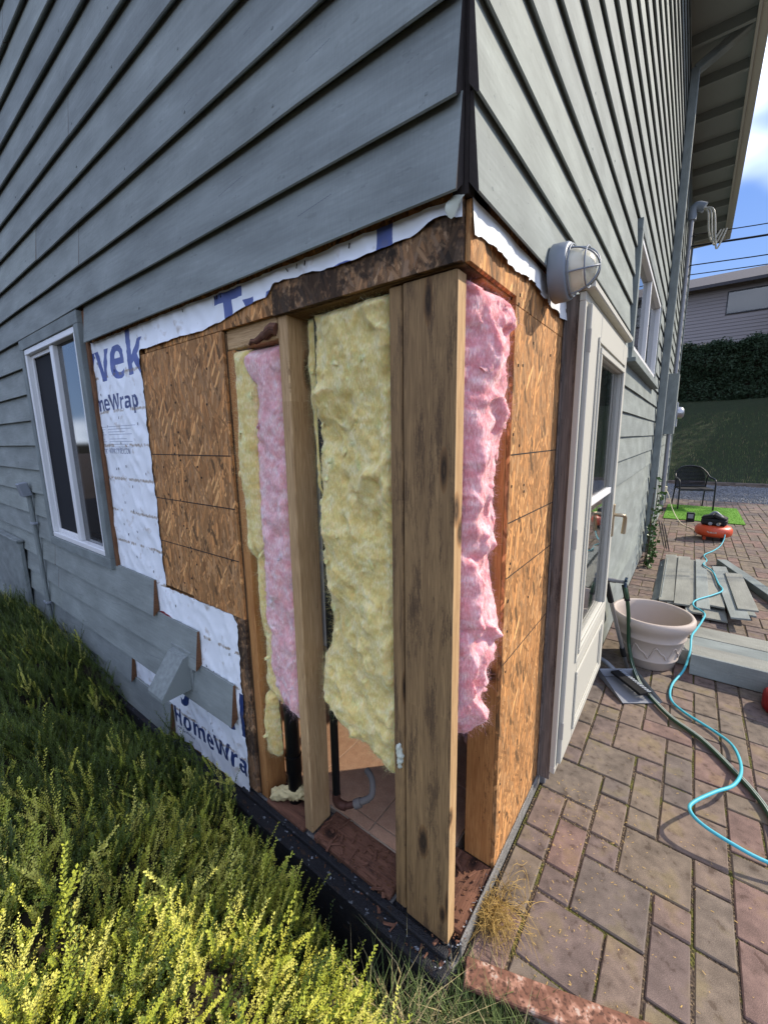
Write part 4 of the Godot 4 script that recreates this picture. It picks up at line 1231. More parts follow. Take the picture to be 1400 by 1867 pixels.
# a lumpy body swept through balls, meshed as surface nets
func blob(balls: Array, cell: float, sd: int, rough := 0.0) -> MB:
	var lo := Vector3(INF, INF, INF)
	var hi := -lo
	for q in balls:
		lo = lo.min(q[0] - Vector3.ONE * (q[1] + cell * 3))
		hi = hi.max(q[0] + Vector3.ONE * (q[1] + cell * 3))
	var nx := int((hi.x - lo.x) / cell) + 2
	var ny := int((hi.y - lo.y) / cell) + 2
	var nzz := int((hi.z - lo.z) / cell) + 2
	var nn := noise(sd, 0.2 / cell, 3)
	var f := PackedFloat32Array()
	f.resize(nx * ny * nzz)
	for k in nzz:
		for j in ny:
			for i in nx:
				var p := lo + Vector3(i, j, k) * cell
				var dm := INF
				for s in balls.size() - 1:
					var a: Vector3 = balls[s][0]
					var b: Vector3 = balls[s + 1][0]
					var tt := clampf((p - a).dot(b - a) / (b - a).length_squared(), 0, 1)
					dm = minf(dm, p.distance_to(a.lerp(b, tt)) - lerpf(balls[s][1], balls[s + 1][1], tt))
				f[(k * ny + j) * nx + i] = dm + nn.get_noise_3dv(p) * rough
	var ids := {}
	var V := PackedVector3Array()
	for k in nzz - 1:
		for j in ny - 1:
			for i in nx - 1:
				var sum := Vector3.ZERO
				var cnt := 0
				for e in 12:
					var ax := e / 4
					var c0 := Vector3i.ZERO
					c0[(ax + 1) % 3] = e & 1
					c0[(ax + 2) % 3] = (e >> 1) & 1
					var c1 := c0
					c1[ax] = 1
					var fa := f[((k + c0.z) * ny + j + c0.y) * nx + i + c0.x]
					var fb := f[((k + c1.z) * ny + j + c1.y) * nx + i + c1.x]
					if (fa < 0.0) != (fb < 0.0):
						sum += Vector3(c0).lerp(Vector3(c1), fa / (fa - fb))
						cnt += 1
				if cnt:
					ids[Vector3i(i, j, k)] = V.size()
					V.append(lo + (Vector3(i, j, k) + sum / cnt) * cell)
	var Q := []
	for k in range(1, nzz - 1):
		for j in range(1, ny - 1):
			for i in range(1, nx - 1):
				var s0 := f[(k * ny + j) * nx + i]
				for ax in 3:
					var st := Vector3i.ZERO
					st[ax] = 1
					var s1 := f[((k + st.z) * ny + j + st.y) * nx + i + st.x]
					if (s0 < 0.0) == (s1 < 0.0): continue
					var d1 := Vector3i.ZERO
					var d2 := Vector3i.ZERO
					d1[(ax + 1) % 3] = 1
					d2[(ax + 2) % 3] = 1
					var c := Vector3i(i, j, k)
					var q := [ids[c - d1 - d2], ids[c - d2], ids[c], ids[c - d1]]
					if s0 > 0.0: q.reverse()
					Q.append(q)
	var N := PackedVector3Array()
	N.resize(V.size())
	for q in Q:
		var nn2 := (V[q[1]] - V[q[0]]).cross(V[q[2]] - V[q[0]])
		for m in 4: N[q[m]] += nn2
	for i in N.size(): N[i] = N[i].normalized()
	var b := MB.new()
	for q in Q:
		b.smooth(V[q[0]], V[q[1]], V[q[2]], N[q[0]], N[q[1]], N[q[2]])
		b.smooth(V[q[0]], V[q[2]], V[q[3]], N[q[0]], N[q[2]], N[q[3]])
	return b

func build_services() -> void:
	# fat drain pipe with a hanger strap and a coupling
	var o := thing("drain_pipe", "fat black plastic drain pipe standing in the narrow bay", "pipe", Vector3(-0.69, 0.0, -0.058))
	var b := MB.new()
	b.tube(PackedVector3Array([Vector3(0, 0.002, 0), Vector3(0, 0.5, 0), Vector3(0, 1.2, -0.02)]), 0.026, 20)
	add(b, "pipe", M.pipe, o)
	b = MB.new()
	b.tube(PackedVector3Array([Vector3(0, 0.13, 0), Vector3(0, 0.20, 0)]), 0.0295, 20)
	add(b, "coupling", M.pipe, o)
	b = MB.new()
	b.lathe([Vector2(0.0275, 0.462), Vector2(0.0285, 0.462), Vector2(0.0285, 0.476), Vector2(0.0275, 0.476)], 24)
	add(b, "strap", M.galv, o)
	# slim black vent pipe along the new stud, an elbow and corroded fittings at its foot
	o = thing("gas_pipe", "slim black iron pipe beside the new stud with a rusty elbow", "pipe", Vector3(-0.475, 0.1, -0.06))
	b = MB.new()
	b.tube(PackedVector3Array([Vector3(0, 0.05, 0), Vector3(0.003, 0.8, 0), Vector3(0.006, 1.585, 0)]), 0.0135, 14)
	add(b, "pipe", M.pipe, o)
	b = MB.new()
	b.tube(spline([Vector3(0, 0.055, 0), Vector3(0, 0.028, 0.0), Vector3(0.010, 0.012, -0.004), Vector3(0.032, 0.010, -0.012)]), 0.0150, 12)
	add(b, "elbow", M.copper, o)
	b = MB.new()
	b.tube(PackedVector3Array([Vector3(0.030, 0.010, -0.012), Vector3(0.058, 0.020, -0.030)]), 0.0115, 12)
	add(b, "nipple", M.copper, o)
	b = MB.new()
	b.tube(PackedVector3Array([Vector3(0.056, 0.018, -0.029), Vector3(0.074, 0.027, -0.041)]), 0.016, 12)
	b.tube(PackedVector3Array([Vector3(0.072, 0.027, -0.041), Vector3(0.096, 0.042, -0.055)]), 0.0115, 12)
	b.tube(spline([Vector3(0.094, 0.042, -0.054), Vector3(0.104, 0.055, -0.065), Vector3(0.096, 0.078, -0.080), Vector3(0.076, 0.090, -0.095), Vector3(0.05, 0.093, -0.105)]), 0.0105, 12)
	add(b, "fittings", M.scale, o)
	# wall lamp: round case, ribbed glass dome, wire guard
	o = thing("wall_lamp", "round grey bulkhead lamp with a wire guard over its glass dome", "lamp", Vector3(0.036, 1.795, -0.485))
	o.rotation.z = -PI / 2
	b = MB.new()
	b.lathe([Vector2(0.0, 0.0), Vector2(0.072, 0.0), Vector2(0.075, 0.004), Vector2(0.073, 0.040), Vector2(0.070, 0.045), Vector2(0.058, 0.046), Vector2(0.0, 0.046)], 40)
	add(b, "case", M.lamp_grey, o)
	b = MB.new()
	var pr := []
	for k in 13: pr.append(Vector2(0.056 * cos(k / 12.0 * PI / 2) , 0.0465 + 0.062 * sin(k / 12.0 * PI / 2)))
	b.lathe(pr, 40)
	add(b, "glass_dome", M.frost, o)
	b = MB.new()
	b.tube(PackedVector3Array([Vector3(0, 0.047, 0), Vector3(0, 0.075, 0)]), 0.018, 14)
	add(b, "bulb", M.white, o)
	for k in 3:
		b = MB.new()
		var p := PackedVector3Array()
		var a := k * PI / 3 + 0.2
		for j in 17:
			var q := PI * j / 16.0
			p.append(Vector3(cos(q) * 0.063 * cos(a), 0.046 + 0.070 * sin(q), cos(q) * 0.063 * sin(a)))
		b.tube(p, 0.0024, 6)
		add(b, "guard_wire", M.lamp_grey, o)
	for q in [[0.050, 0.088], [0.064, 0.050]]:
		b = MB.new()
		var p := PackedVector3Array()
		for j in 33: p.append(Vector3(cos(TAU * j / 32) * q[0], q[1], sin(TAU * j / 32) * q[0]))
		b.tube(p, 0.0024, 6)
		add(b, "guard_wire", M.lamp_grey, o)
	# cable box and conduit low on the shaded wall
	o = thing("conduit", "grey conduit pipe with a small hooded box on the shaded wall", "conduit", Vector3(-3.12, 0.1, 0.062))
	b = MB.new()
	b.tube(spline([Vector3(0.06, -0.2, 0.0), Vector3(0.03, 0.2, 0.0), Vector3(0.02, 0.6, 0.0), Vector3(0.0, 0.93, 0.0)]), 0.014, 10)
	add(b, "pipe", M.paint2, o)
	b = MB.new()
	b.box(Transform3D(Basis(Vector3.RIGHT, 0.2), Vector3(0, 0.955, 0.02)), Vector3(0.075, 0.09, 0.05), 0.004)
	add(b, "box", M.galv, o)
	for y in [0.16, 0.72]:
		b = MB.new()
		b.abox(Vector3(-0.015, y, -0.012), Vector3(0.06, y + 0.014, 0.016), 0.002)
		add(b, "clip", M.galv, o)
	o = thing("wall_hatch", "flat grey hatch low on the shaded wall beyond the conduit", "hatch", Vector3(-3.9, 0.1, 0.05))
	b = MB.new()
	b.abox(Vector3(-0.4, 0.0, 0.0), Vector3(0.36, 0.53, 0.03), 0.006)
	add(b, "case", M.paint2, o)
	b = MB.new()
	b.abox(Vector3(-0.42, 0.5305, 0.0), Vector3(0.375, 0.55, 0.045), 0.004)
	add(b, "lid", M.paint2, o)
	# service mast, meter and boxes far along the sunny wall
	o = thing("service_mast", "grey electric service mast with a weather head and meter boxes", "mast", Vector3(0.06, 0.2, -6.6))
	b = MB.new()
	b.tube(PackedVector3Array([Vector3(0.03, 0.1, 0), Vector3(0.03, 4.0, 0)]), 0.028, 12)
	add(b, "pipe", M.dull_steel, o)
	b = MB.new()
	b.tube(spline([Vector3(0.03, 3.98, 0), Vector3(0.035, 4.10, 0), Vector3(0.08, 4.14, 0.0), Vector3(0.16, 4.10, 0.0)]), 0.05, 12, true, 0.06)
	add(b, "weather_head", M.lamp_grey, o)
	for k in 3:
		b = MB.new()
		b.tube(spline([Vector3(0.15, 4.09, 0.02 * k - 0.02), Vector3(0.20 + 0.03 * k, 4.03, 0.02), Vector3(0.23 + 0.04 * k, 3.80 - 0.06 * k, 0.02 * k), Vector3(0.28 + 0.03 * k, 3.66 - 0.05 * k, 0.0), Vector3(0.36 + 0.03 * k, 3.78, 0.0)]), 0.010, 8)
		add(b, "service_drop_loop", M.gutter, o)
	b = MB.new()
	b.abox(Vector3(-0.024, 1.15, 0.25), Vector3(0.10, 1.95, 0.52), 0.006)
	add(b, "panel_box", M.paint2, o)
	b = MB.new()
	b.abox(Vector3(-0.024, 1.25, -0.14), Vector3(0.11, 1.60, 0.14), 0.008)
	add(b, "meter_box", M.galv, o)
	b = MB.new()
	b.lathe([Vector2(0.085, 0), Vector2(0.08, 0.05), Vector2(0.05, 0.075), Vector2(0.0, 0.08)], 20, Transform3D(Basis(Vector3.BACK, -PI / 2), Vector3(0.1105, 1.45, 0)))
	add(b, "meter_dome", M.steel, o)
	for k in 4:
		var w := thing("overhead_cable", ["thin dark overhead cable rising from the mast, topmost of the bundle", "thick dark overhead cable leaving the weather head", "thin overhead cable below the thick one", "lowest thin overhead cable of the bundle"][k], "cable", Vector3(0.10, [4.0, 3.86, 3.62, 3.5][k], -6.6), "cables leaving the service mast")
		b = MB.new()
		var p := PackedVector3Array()
		for j in 25:
			var s := j / 24.0
			p.append(Vector3(s * 16.0, s * (1.5 + 0.1 * k) - 2.2 * s * (1.0 - s), -s * 3.0))
		b.tube(p, [0.006, 0.013, 0.007, 0.006][k], 6)
		add(b, "wire", M.rubber, w)
	# outlet with a plug and its lead down to the compressor
	o = thing("outlet_box", "cream outlet box with a plug on the sunny wall", "outlet", Vector3(0.05, 0.35, -7.6))
	b = MB.new()
	b.abox(Vector3(-0.012, 0, 0), Vector3(0.06, 0.13, 0.09), 0.006)
	add(b, "case", M.cream, o)
	o = thing("power_lead", "thin pale power lead from the outlet to the compressor", "cord", Vector3(0.11, -0.05, -7.55))
	b = MB.new()
	b.tube(spline([Vector3(0, 0.45, 0), Vector3(0.03, 0.40, 0.05), Vector3(0.12, 0.16, 0.2), Vector3(0.25, 0.008, 0.5), Vector3(0.40, 0.006, 0.85), Vector3(0.46, 0.02, 1.2), Vector3(0.48, 0.12, 1.3)]), 0.006, 6)
	add(b, "cord", M.cream, o)
	o = thing("cord_coil", "dark cord hanging in a loop from the wall behind the downspout", "cord", Vector3(0.12, -0.05, -5.15))
	b = MB.new()
	for k in 3:
		var p := []
		for j in 15:
			var a := TAU * j / 14.0
			p.append(Vector3(0.02 + 0.03 * k + 0.07 * (1.0 - cos(a)) * 0.6, 0.20 + 0.17 * cos(a) - 0.02 * k, 0.05 * sin(a) + 0.02 * k))
		b.tube(spline(p, 3), 0.0032, 6)
	add(b, "cord", M.black, o)
	# hose tap
	o = thing("hose_tap", "brass hose tap with a blue-grey wheel on the sunny wall", "tap", Vector3(0.034, 0.50, -1.86))
	b = MB.new()
	b.tube(PackedVector3Array([Vector3(0, 0, 0), Vector3(0.07, 0, 0.0)]), 0.013, 10)
	b.tube(PackedVector3Array([Vector3(0.05, 0, 0), Vector3(0.115, 0.006, 0.015)]), 0.010, 10)
	add(b, "body", M.dull_steel, o)
	b = MB.new()
	for k in 6:
		var a := TAU * k / 6
		b.tube(PackedVector3Array([Vector3(0.12, 0.006, 0.016), Vector3(0.122, 0.006 + 0.03 * sin(a), 0.016 + 0.03 * cos(a))]), 0.007, 6)
	add(b, "wheel", mat(Color(0.12, 0.2, 0.27), 0.5), o)

const GY := -0.055   # top of the patio
func build_ground() -> void:
	var r := RandomNumberGenerator.new()
	r.seed = 300
	var g := MB.new()
	g.abox(Vector3(-80, -0.62, -13.7), Vector3(80, -0.36, 60), 0.0)
	tag(add(g, "ground", M.soil, self), "bare dark soil of the garden", "ground", "", "structure")
	# a bed of sand under the pavers
	var patio := Node3D.new()
	patio.name = "patio"
	add_child(patio)
	tag(patio, "patio of square and oblong tumbled pavers along the sunny wall", "patio", "", "structure")
	one(Vector3(0.0195, -0.37, -10.2), Vector3(7.0, GY - 0.0055, -0.012), "joint_sand", M.joint, patio, 0.0)
	# paver layout on a 10 cm grid: the near ones as they lie, the rest filled in by chance
	var nx := 56
	var nzc := 100
	var used := {}
	var list := []
	var given := [[0, 2, 7, 9], [1, 3, 9, 11], [0, 1, 5, 7], [1, 2, 6, 7], [1, 2, 4, 6], [0, 1, 4, 5], [2, 4, 3, 5], [1, 3, 1, 3], [3, 5, 5, 7], [3, 4, 8, 10], [2, 3, 6, 8], [4, 6, 7, 9], [3, 4, 1, 3], [5, 6, 6, 7], [5, 6, 4, 6], [4, 5, 4, 5], [2, 4, 11, 13], [4, 5, 10, 12], [3, 5, 13, 14], [3, 4, 7, 8], [2, 3, 8, 9], [2, 3, 5, 6], [3, 4, 10, 11], [4, 5, 12, 13], [4, 5, 9, 10], [1, 2, 3, 4], [0, 1, 2, 4], [4, 5, 2, 4], [4, 6, 0, 2], [5, 6, 2, 4], [6, 8, 5, 7], [6, 7, 3, 5], [6, 8, 1, 3], [5, 6, 9, 11], [6, 8, 7, 8], [6, 7, 8, 10], [7, 9, 8, 10], [5, 7, 11, 13], [0, 1, 9, 10], [0, 1, 10, 12], [1, 2, 11, 13]]
	for q in given:
		list.append(q)
		for i in range(q[0], q[1]):
			for j in range(q[2], q[3]): used[Vector2i(i, j)] = true
	for j in nzc:
		for i in nx:
			if used.has(Vector2i(i, j)): continue
			var k := r.randf()
			var opts := [[2, 2], [1, 2], [2, 1], [1, 1]] if k < 0.3 else ([[1, 2], [2, 1], [1, 1]] if k < 0.62 else ([[2, 1], [1, 2], [1, 1]] if k < 0.85 else [[1, 1]]))
			for o in opts:
				var ok := true
				for a in o[0]:
					for b in o[1]:
						if i + a >= nx or j + b >= nzc or used.has(Vector2i(i + a, j + b)): ok = false
				if ok:
					for a in o[0]:
						for b in o[1]: used[Vector2i(i + a, j + b)] = true
					list.append([i, i + o[0], j, j + o[1]])
					break
	var eye := Vector3(0.393, 1.352, 0.798)
	list.sort_custom(func(a, b): return seen_size(a, eye) > seen_size(b, eye))
	var meshes := {}
	var rest: Array[MB] = []
	for k in 7: rest.append(MB.new())
	var count := 0
	for q in list:
		var w: int = q[1] - q[0]
		var h: int = q[3] - q[2]
		var cen := Vector3(0.024 + 0.05 * (q[0] + q[1]), GY - 0.02, -0.019 - 0.05075 * (q[2] + q[3]))
		if q[0] == 0: pass
		var sz := Vector3(0.1 * w - 0.0075, 0.04, 0.1015 * h - 0.0075)
		var tilt := Basis(Vector3(r.randfn(), 0, r.randfn()).normalized(), r.randf() * 0.006) * Basis(Vector3.UP, r.randfn() * 0.007)
		var where := Transform3D(tilt, cen + Vector3(r.randfn() * 0.0008, r.randfn() * 0.0012, r.randfn() * 0.0008))
		var m := r.randi() % 7
		if count < 300:
			var key := "%d_%d_%d" % [w, h, r.randi() % 3]
			if not meshes.has(key): meshes[key] = paver_mesh(sz, r)
			var o := put(meshes[key], "paver", patio, M.pavers[m])
			o.transform = where
		else:
			rest[m].box(where, sz, 0.004)
		count += 1
	var field := ArrayMesh.new()
	for k in 7: rest[k].mesh(M.pavers[k], false, field)
	tag(put(field, "paver_field", patio), "", "", "", "stuff")
	# gravel strip, edging, lawn and the bank behind
	var gr := MB.new()
	gr.abox(Vector3(-6, -0.37, -13.6), Vector3(14, -0.075, -10.18), 0.0)
	tag(add(gr, "gravel", M.concrete, self), "strip of grey gravel between patio and lawn", "gravel", "", "structure")
	var st := MultiMesh.new()
	st.transform_format = MultiMesh.TRANSFORM_3D
	var pb := MB.new()
	var ico := [Vector3(1, 0, 0), Vector3(-0.9, 0.1, 0), Vector3(0, 0.7, 0.1), Vector3(0, -0.7, 0), Vector3(0.1, 0, 1.1), Vector3(0, 0.1, -0.9)]
	for q in [[0, 2, 4], [0, 4, 3], [0, 3, 5], [0, 5, 2], [1, 4, 2], [1, 3, 4], [1, 5, 3], [1, 2, 5]]: pb.otri(ico[q[0]], ico[q[1]], ico[q[2]], Vector3.ZERO, Vector2.ZERO, Vector2.ZERO, Vector2.ZERO)
	st.mesh = pb.mesh(M.stone)
	st.instance_count = 14000
	for k in 14000:
		var s := r.randf_range(0.009, 0.026)
		st.set_instance_transform(k, Transform3D(Basis.from_euler(Vector3(r.randf() * 6, r.randf() * 6, r.randf() * 6)).scaled(Vector3(s, s, s)), Vector3(r.randf_range(-0.5, 5.0), -0.072 + r.randf() * 0.012, r.randf_range(-13.55, -10.2))))
	var stn := MultiMeshInstance3D.new()
	stn.multimesh = st
	stn.name = "gravel_stones"
	add_child(stn)
	tag(stn, "loose grey gravel stones beyond the patio", "gravel", "", "stuff")
	var ed := thing("lawn_edging", "low dark timber edging between gravel and lawn", "edging", Vector3(4, -0.1, -13.65))
	for k in 5: one(Vector3(-8.0 + k * 3.6, 0.0, -0.04), Vector3(-4.42 + k * 3.6, 0.13, 0.04), "edging_board", M.dark_wood, ed)
	var hn := noise(310, 0.35, 3)
	var P := PackedVector3Array()
	var U := PackedVector2Array()
	for j in 40:
		for i in 60:
			var x := -30.0 + 80.0 * i / 59.0
			var z := -13.69 - 36.0 * pow(j / 39.0, 1.4)
			P.append(Vector3(x, slope(z) + hn.get_noise_2d(x, z) * 0.14 * smoothstep(13.7, 15.0, -z), z))
			U.append(Vector2(x, z))
	var lw := MB.new()
	lw.sheet(P, 60, 40, U)
	tag(add(lw, "lawn", M.lawn, self), "dark rough lawn rising towards the hedge", "lawn", "", "structure")
	# tufts on the lawn's lower edge
	var gb := MB.new()
	for k in 5200:
		var z := -13.72 - 6.0 * pow(r.randf(), 1.6)
		var p := Vector3(r.randf_range(-1.5, 6.0), slope(z) - 0.01, z)
		blade(gb, p, r.randf_range(0.05, 0.14), 0.006, r)
	var tu := add(gb, "lawn_grass", M.grass, self, true)
	tag(tu, "uneven grass blades standing along the lawn's lower edge", "grass", "", "stuff")
func slope(z: float) -> float:
	return 0.02 + 2.75 * smoothstep(13.4, 22.8, -z) + 3.05 * smoothstep(22.6, 27.5, -z)
func seen_size(q: Array, eye: Vector3) -> float:
	var p := Vector3(0.024 + 0.05 * (q[0] + q[1]), GY, -0.019 - 0.05075 * (q[2] + q[3]))
	var to := p - eye
	var hd := Vector3(to.x, 0, to.z).normalized()
	var off := hd.angle_to(Vector3(0.55, 0, -0.84))
	return (q[1] - q[0]) * (q[3] - q[2]) / pow(to.length(), 3.0) * (0.02 if off > 0.62 else 1.0)
func paver_mesh(s: Vector3, r: RandomNumberGenerator) -> ArrayMesh:
	var b := MB.new()
	b.box(Transform3D(), s, 0.0035)
	for i in b.v.size():   # worn, uneven edges, the same for every copy of a corner
		var q := b.v[i]
		var h := fposmod(sin(q.x * 131.7 + q.z * 317.1 + q.y * 57.3 + s.x * 13.0) * 4375.5, 1.0) - 0.5
		b.v[i] = q + Vector3(h, h * 0.6, -h) * 0.0022
	return b.mesh()
func blade(b: MB, p: Vector3, h: float, w: float, r: RandomNumberGenerator, lean := 0.5, dry := 0.12) -> void:
	var a := r.randf() * TAU
	var d := Vector3(cos(a), 0, sin(a))
	var s := Vector3(-d.z, 0, d.x) * w * 0.5
	var k := r.randf()
	var c := Color(0.055, 0.085, 0.022).lerp(Color(0.13, 0.17, 0.05), k)
	if r.randf() < dry: c = Color(0.33, 0.27, 0.13)
	b.col = c
	var l := r.randf() * lean
	var m := p + Vector3.UP * h * 0.6 + d * h * l * 0.35
	var e := p + Vector3.UP * h * (1.0 - l * 0.3) + d * h * l
	b.tri(p - s, p + s, m + s * 0.7)
	b.tri(p - s, m + s * 0.7, m - s * 0.7)
	b.tri(m - s * 0.7, m + s * 0.7, e)

# ------------------------------------------------------------------ plants by the wall
func sprig(sd: int, leafm: Material) -> ArrayMesh:
	var r := RandomNumberGenerator.new()
	r.seed = sd
	var b := MB.new()
	var tw := MB.new()
	var stems := [[Vector3.ZERO, Vector3(0.014 * r.randfn(), 0.22, 0.014 * r.randfn()), 0.2]]
	for k in 2 + sd % 3:
		var f := r.randf_range(0.15, 0.6)
		var a := r.randf() * TAU
		var s: Vector3 = stems[0][1] * f
		stems.append([s, s + Vector3(cos(a) * 0.020, r.randf_range(0.045, 0.085), sin(a) * 0.020), 0.0])
	for q in stems:
		var A: Vector3 = q[0]
		var B: Vector3 = q[1]
		var L := A.distance_to(B)
		var dir := (B - A) / L
		var s1 := dir.cross(Vector3(0.3, 0.1, 0.9)).normalized()
		var s2 := dir.cross(s1)
		tw.tri(A - s1 * 0.0009, A + s1 * 0.0009, B)
		tw.tri(A - s2 * 0.0009, A + s2 * 0.0009, B)
		var n := int(L / 0.0024)
		for k in n:
			var f := float(k) / n
			if f < q[2]: continue
			var c := A.lerp(B, f)
			var a := k * 2.4 + r.randf() * 0.6
			var o := s1 * cos(a) + s2 * sin(a)
			var ln := r.randf_range(0.0046, 0.0086) * (1.1 - 0.4 * f)
			var tip := c + (o * 0.85 + dir * 0.75).normalized() * ln
			var sd2 := dir.cross(o) * ln * 0.30
			var mid := c.lerp(tip, 0.5) + o * ln * 0.12
			b.tri(c, mid + sd2, tip)
			b.tri(c, tip, mid - sd2)
	var m := b.mesh(leafm)
	tw.mesh(M.twig, false, m)
	return m
func heather_top(x: float, z: float, n: FastNoiseLite) -> float:
	var wall := lerpf(0.05, 0.20, smoothstep(1.5, 2.7, -x))
	var h := wall + 0.27 * smoothstep(0.10, 0.62, z) * lerpf(1.0, 0.5, smoothstep(1.6, 2.6, -x))
	# it thins out towards the house corner
	var s := (Vector2(x, z) - Vector2(-0.95, 0.0)).dot(Vector2(-0.20, 0.98).normalized())
	h = lerpf(-0.30, h, smoothstep(-0.06, 0.10, s))
	h -= 0.13 * exp(-pow((x + 1.80 + 0.35 * (z - 0.3)) / 0.13, 2.0))   # the gap between two shrubs
	return h + n.get_noise_2d(x * 3.0, z * 3.0) * 0.10
func build_heather() -> void:
	var n := noise(500, 1.0, 3)
	var kinds: Array[ArrayMesh] = []
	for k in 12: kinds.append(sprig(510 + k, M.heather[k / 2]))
	var beds := [
		["heather shrub, upright tips coloured golden for sunlight, in front of the open corner", -0.92, 0.06, 0.075, 1.35, 2900],
		["heather shrub coloured green for shade under the printed house wrap", -1.95, -0.92, 0.075, 1.35, 2600],
		["heather shrub coloured dark green for shade under the window and conduit", -3.9, -1.95, 0.075, 1.2, 1900]]
	for bd in beds:
		var o := thing("heather_shrub", bd[0], "shrub", Vector3((bd[1] + bd[2]) * 0.5, -0.36, 0.5), "heather along the foundation")
		var r := RandomNumberGenerator.new()
		r.seed = 520 + int(bd[1] * 100)
		var lists: Array = []
		for k in 12: lists.append([])
		var area: float = (bd[2] - bd[1]) * (bd[4] - bd[3])
		for q in int(area * bd[5]):
			var x := r.randf_range(bd[1], bd[2])
			var z := r.randf_range(bd[3], bd[4])
			var h := heather_top(x, z, n)
			if h < -0.21 + r.randf() * 0.06: continue
			var ln := r.randf_range(0.85, 1.35)
			if r.randf() < 0.08: ln *= 1.35
			var lean := Vector3(0.30 + 0.22 * r.randfn(), 1.0, -0.12 + 0.22 * r.randfn())
			if bd[1] < -1.0: lean.z = 0.15 + 0.25 * r.randfn()
			lean = lean.normalized()
			var bx := lean.cross(Vector3(0.2, 0.1, 1)).normalized()
			var bs := Basis(bx, lean, bx.cross(lean)) * Basis(Vector3.UP, r.randf() * TAU)
			lists[r.randi() % 6 + (0 if r.randf() < (0.68 if x + r.randfn() * 0.2 > -0.92 else 0.08) else 6)].append(Transform3D(bs.scaled(Vector3.ONE * ln), Vector3(x, h, z) - lean * 0.22 * ln * (0.55 if r.randf() < 0.06 else r.randf_range(0.8, 1.2)) - o.position))  # golden kinds mostly where sunlight falls, dark kinds where shade does
		for k in 12:
			if lists[k].is_empty(): continue
			var mm := MultiMesh.new()
			mm.transform_format = MultiMesh.TRANSFORM_3D
			mm.mesh = kinds[k]
			mm.instance_count = lists[k].size()
			for q in lists[k].size(): mm.set_instance_transform(q, lists[k][q])
			var mi := MultiMeshInstance3D.new()
			mi.multimesh = mm
			mi.name = "foliage"
			o.add_child(mi, true)
			tag(mi, "", "", "", "stuff")
		var dt := MB.new()
		for q in int(area * 30.0):
			var x := r.randf_range(bd[1], bd[2])
			var z := r.randf_range(bd[3], bd[4])
			var h := heather_top(x, z, n)
			if h < -0.2: continue
			var p0 := Vector3(x, h - 0.16, z) - o.position
			dt.tube(spline([p0, p0 + Vector3(0.03 + r.randfn() * 0.02, 0.08, r.randfn() * 0.02), p0 + Vector3(0.07 + r.randfn() * 0.03, 0.16 + r.randf() * 0.05, r.randfn() * 0.03)], 3), 0.0014, 4, false, 0.0005)
		tag(add(dt, "bare_twigs", M.bark, o), "", "", "", "stuff")
		# dark sheet for the woody inside, its tone standing in for shade between sprigs
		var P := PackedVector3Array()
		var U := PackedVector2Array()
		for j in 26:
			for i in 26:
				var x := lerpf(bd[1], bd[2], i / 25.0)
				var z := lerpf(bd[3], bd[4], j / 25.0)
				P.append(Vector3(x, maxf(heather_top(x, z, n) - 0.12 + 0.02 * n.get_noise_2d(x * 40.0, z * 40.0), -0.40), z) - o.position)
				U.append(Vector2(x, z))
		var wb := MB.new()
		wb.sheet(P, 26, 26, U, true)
		add(wb, "shade_core", M.twig, o)
func tuft(label: String, at_: Vector3, count: int, spread: float, h: float, sd: int, dry: float, straw := false, lean := 0.9) -> void:
	var o := thing("grass_tuft" if not straw else "dry_grass", label, "grass", at_)
	var r := RandomNumberGenerator.new()
	r.seed = sd
	var b := MB.new()
	for k in count:
		var p := Vector3(r.randfn() * spread, 0.0, r.randfn() * spread)
		if straw:
			var a := r.randf() * TAU
			var d := Vector3(cos(a), 0, sin(a)) * h * r.randf_range(0.4, 1.2)
			b.tube(spline([p, p + d * 0.35 + Vector3.UP * h * r.randf_range(0.25, 0.6), p + d * 0.75 + Vector3.UP * h * r.randf_range(0.1, 0.5), p + d + Vector3.UP * h * r.randf_range(0.0, 0.12)], 3), 0.0008, 3, false, 0.0004)
		else:
			blade(b, p, h * r.randf_range(0.4, 1.1), 0.0035, r, lean, dry)
	add(b, "blades", M.straw if straw else M.grass, o, not straw)
func ivy() -> void:
	var o := thing("climbing_plant", "leafy climbing plant growing up beside the downspout", "plant", Vector3(0.06, GY, -4.45))
	var r := RandomNumberGenerator.new()
	r.seed = 600
	var lf := MB.new()
	lf.tri(Vector3(0, 0, 0), Vector3(0.45, 0.35, 0.12), Vector3(0, 1, -0.05))
	lf.tri(Vector3(0, 0, 0), Vector3(0, 1, -0.05), Vector3(-0.45, 0.35, 0.12))
	var st := MB.new()
	var b := MB.new()
	for k in 9:
		var p := [Vector3(0.02 + r.randf() * 0.05, 0.0, r.randf_range(-0.16, 0.2))]
		var h := r.randf_range(0.4, 1.05)
		for j in 4: p.append(p[-1] + Vector3(r.randf_range(-0.01, 0.015), h / 4, r.randf_range(-0.07, 0.07)))
		st.tube(spline(p, 3), 0.004, 5, false, 0.002)
		for j in 26:
			var f := r.randf()
			f = f * f if k % 2 else f
			var q: Vector3 = p[0].lerp(p[-1], f) + Vector3(r.randf_range(0.0, 0.05), r.randfn() * 0.03, r.randfn() * 0.04)
			var s := r.randf_range(0.025, 0.055)
			var bs := Basis.from_euler(Vector3(r.randf_range(-1.2, 0.4), r.randf() * TAU, r.randfn() * 0.5)).scaled(Vector3.ONE * s)
			for v in lf.v.size():
				b.v.append(q + bs * lf.v[v])
				b.n.append((bs * lf.n[v]).normalized())
				b.t.append(Vector2.ZERO)
				b.c.append(Color.WHITE)
	add(st, "stems", M.bark, o)
	add(b, "leaves", M.leaf, o)

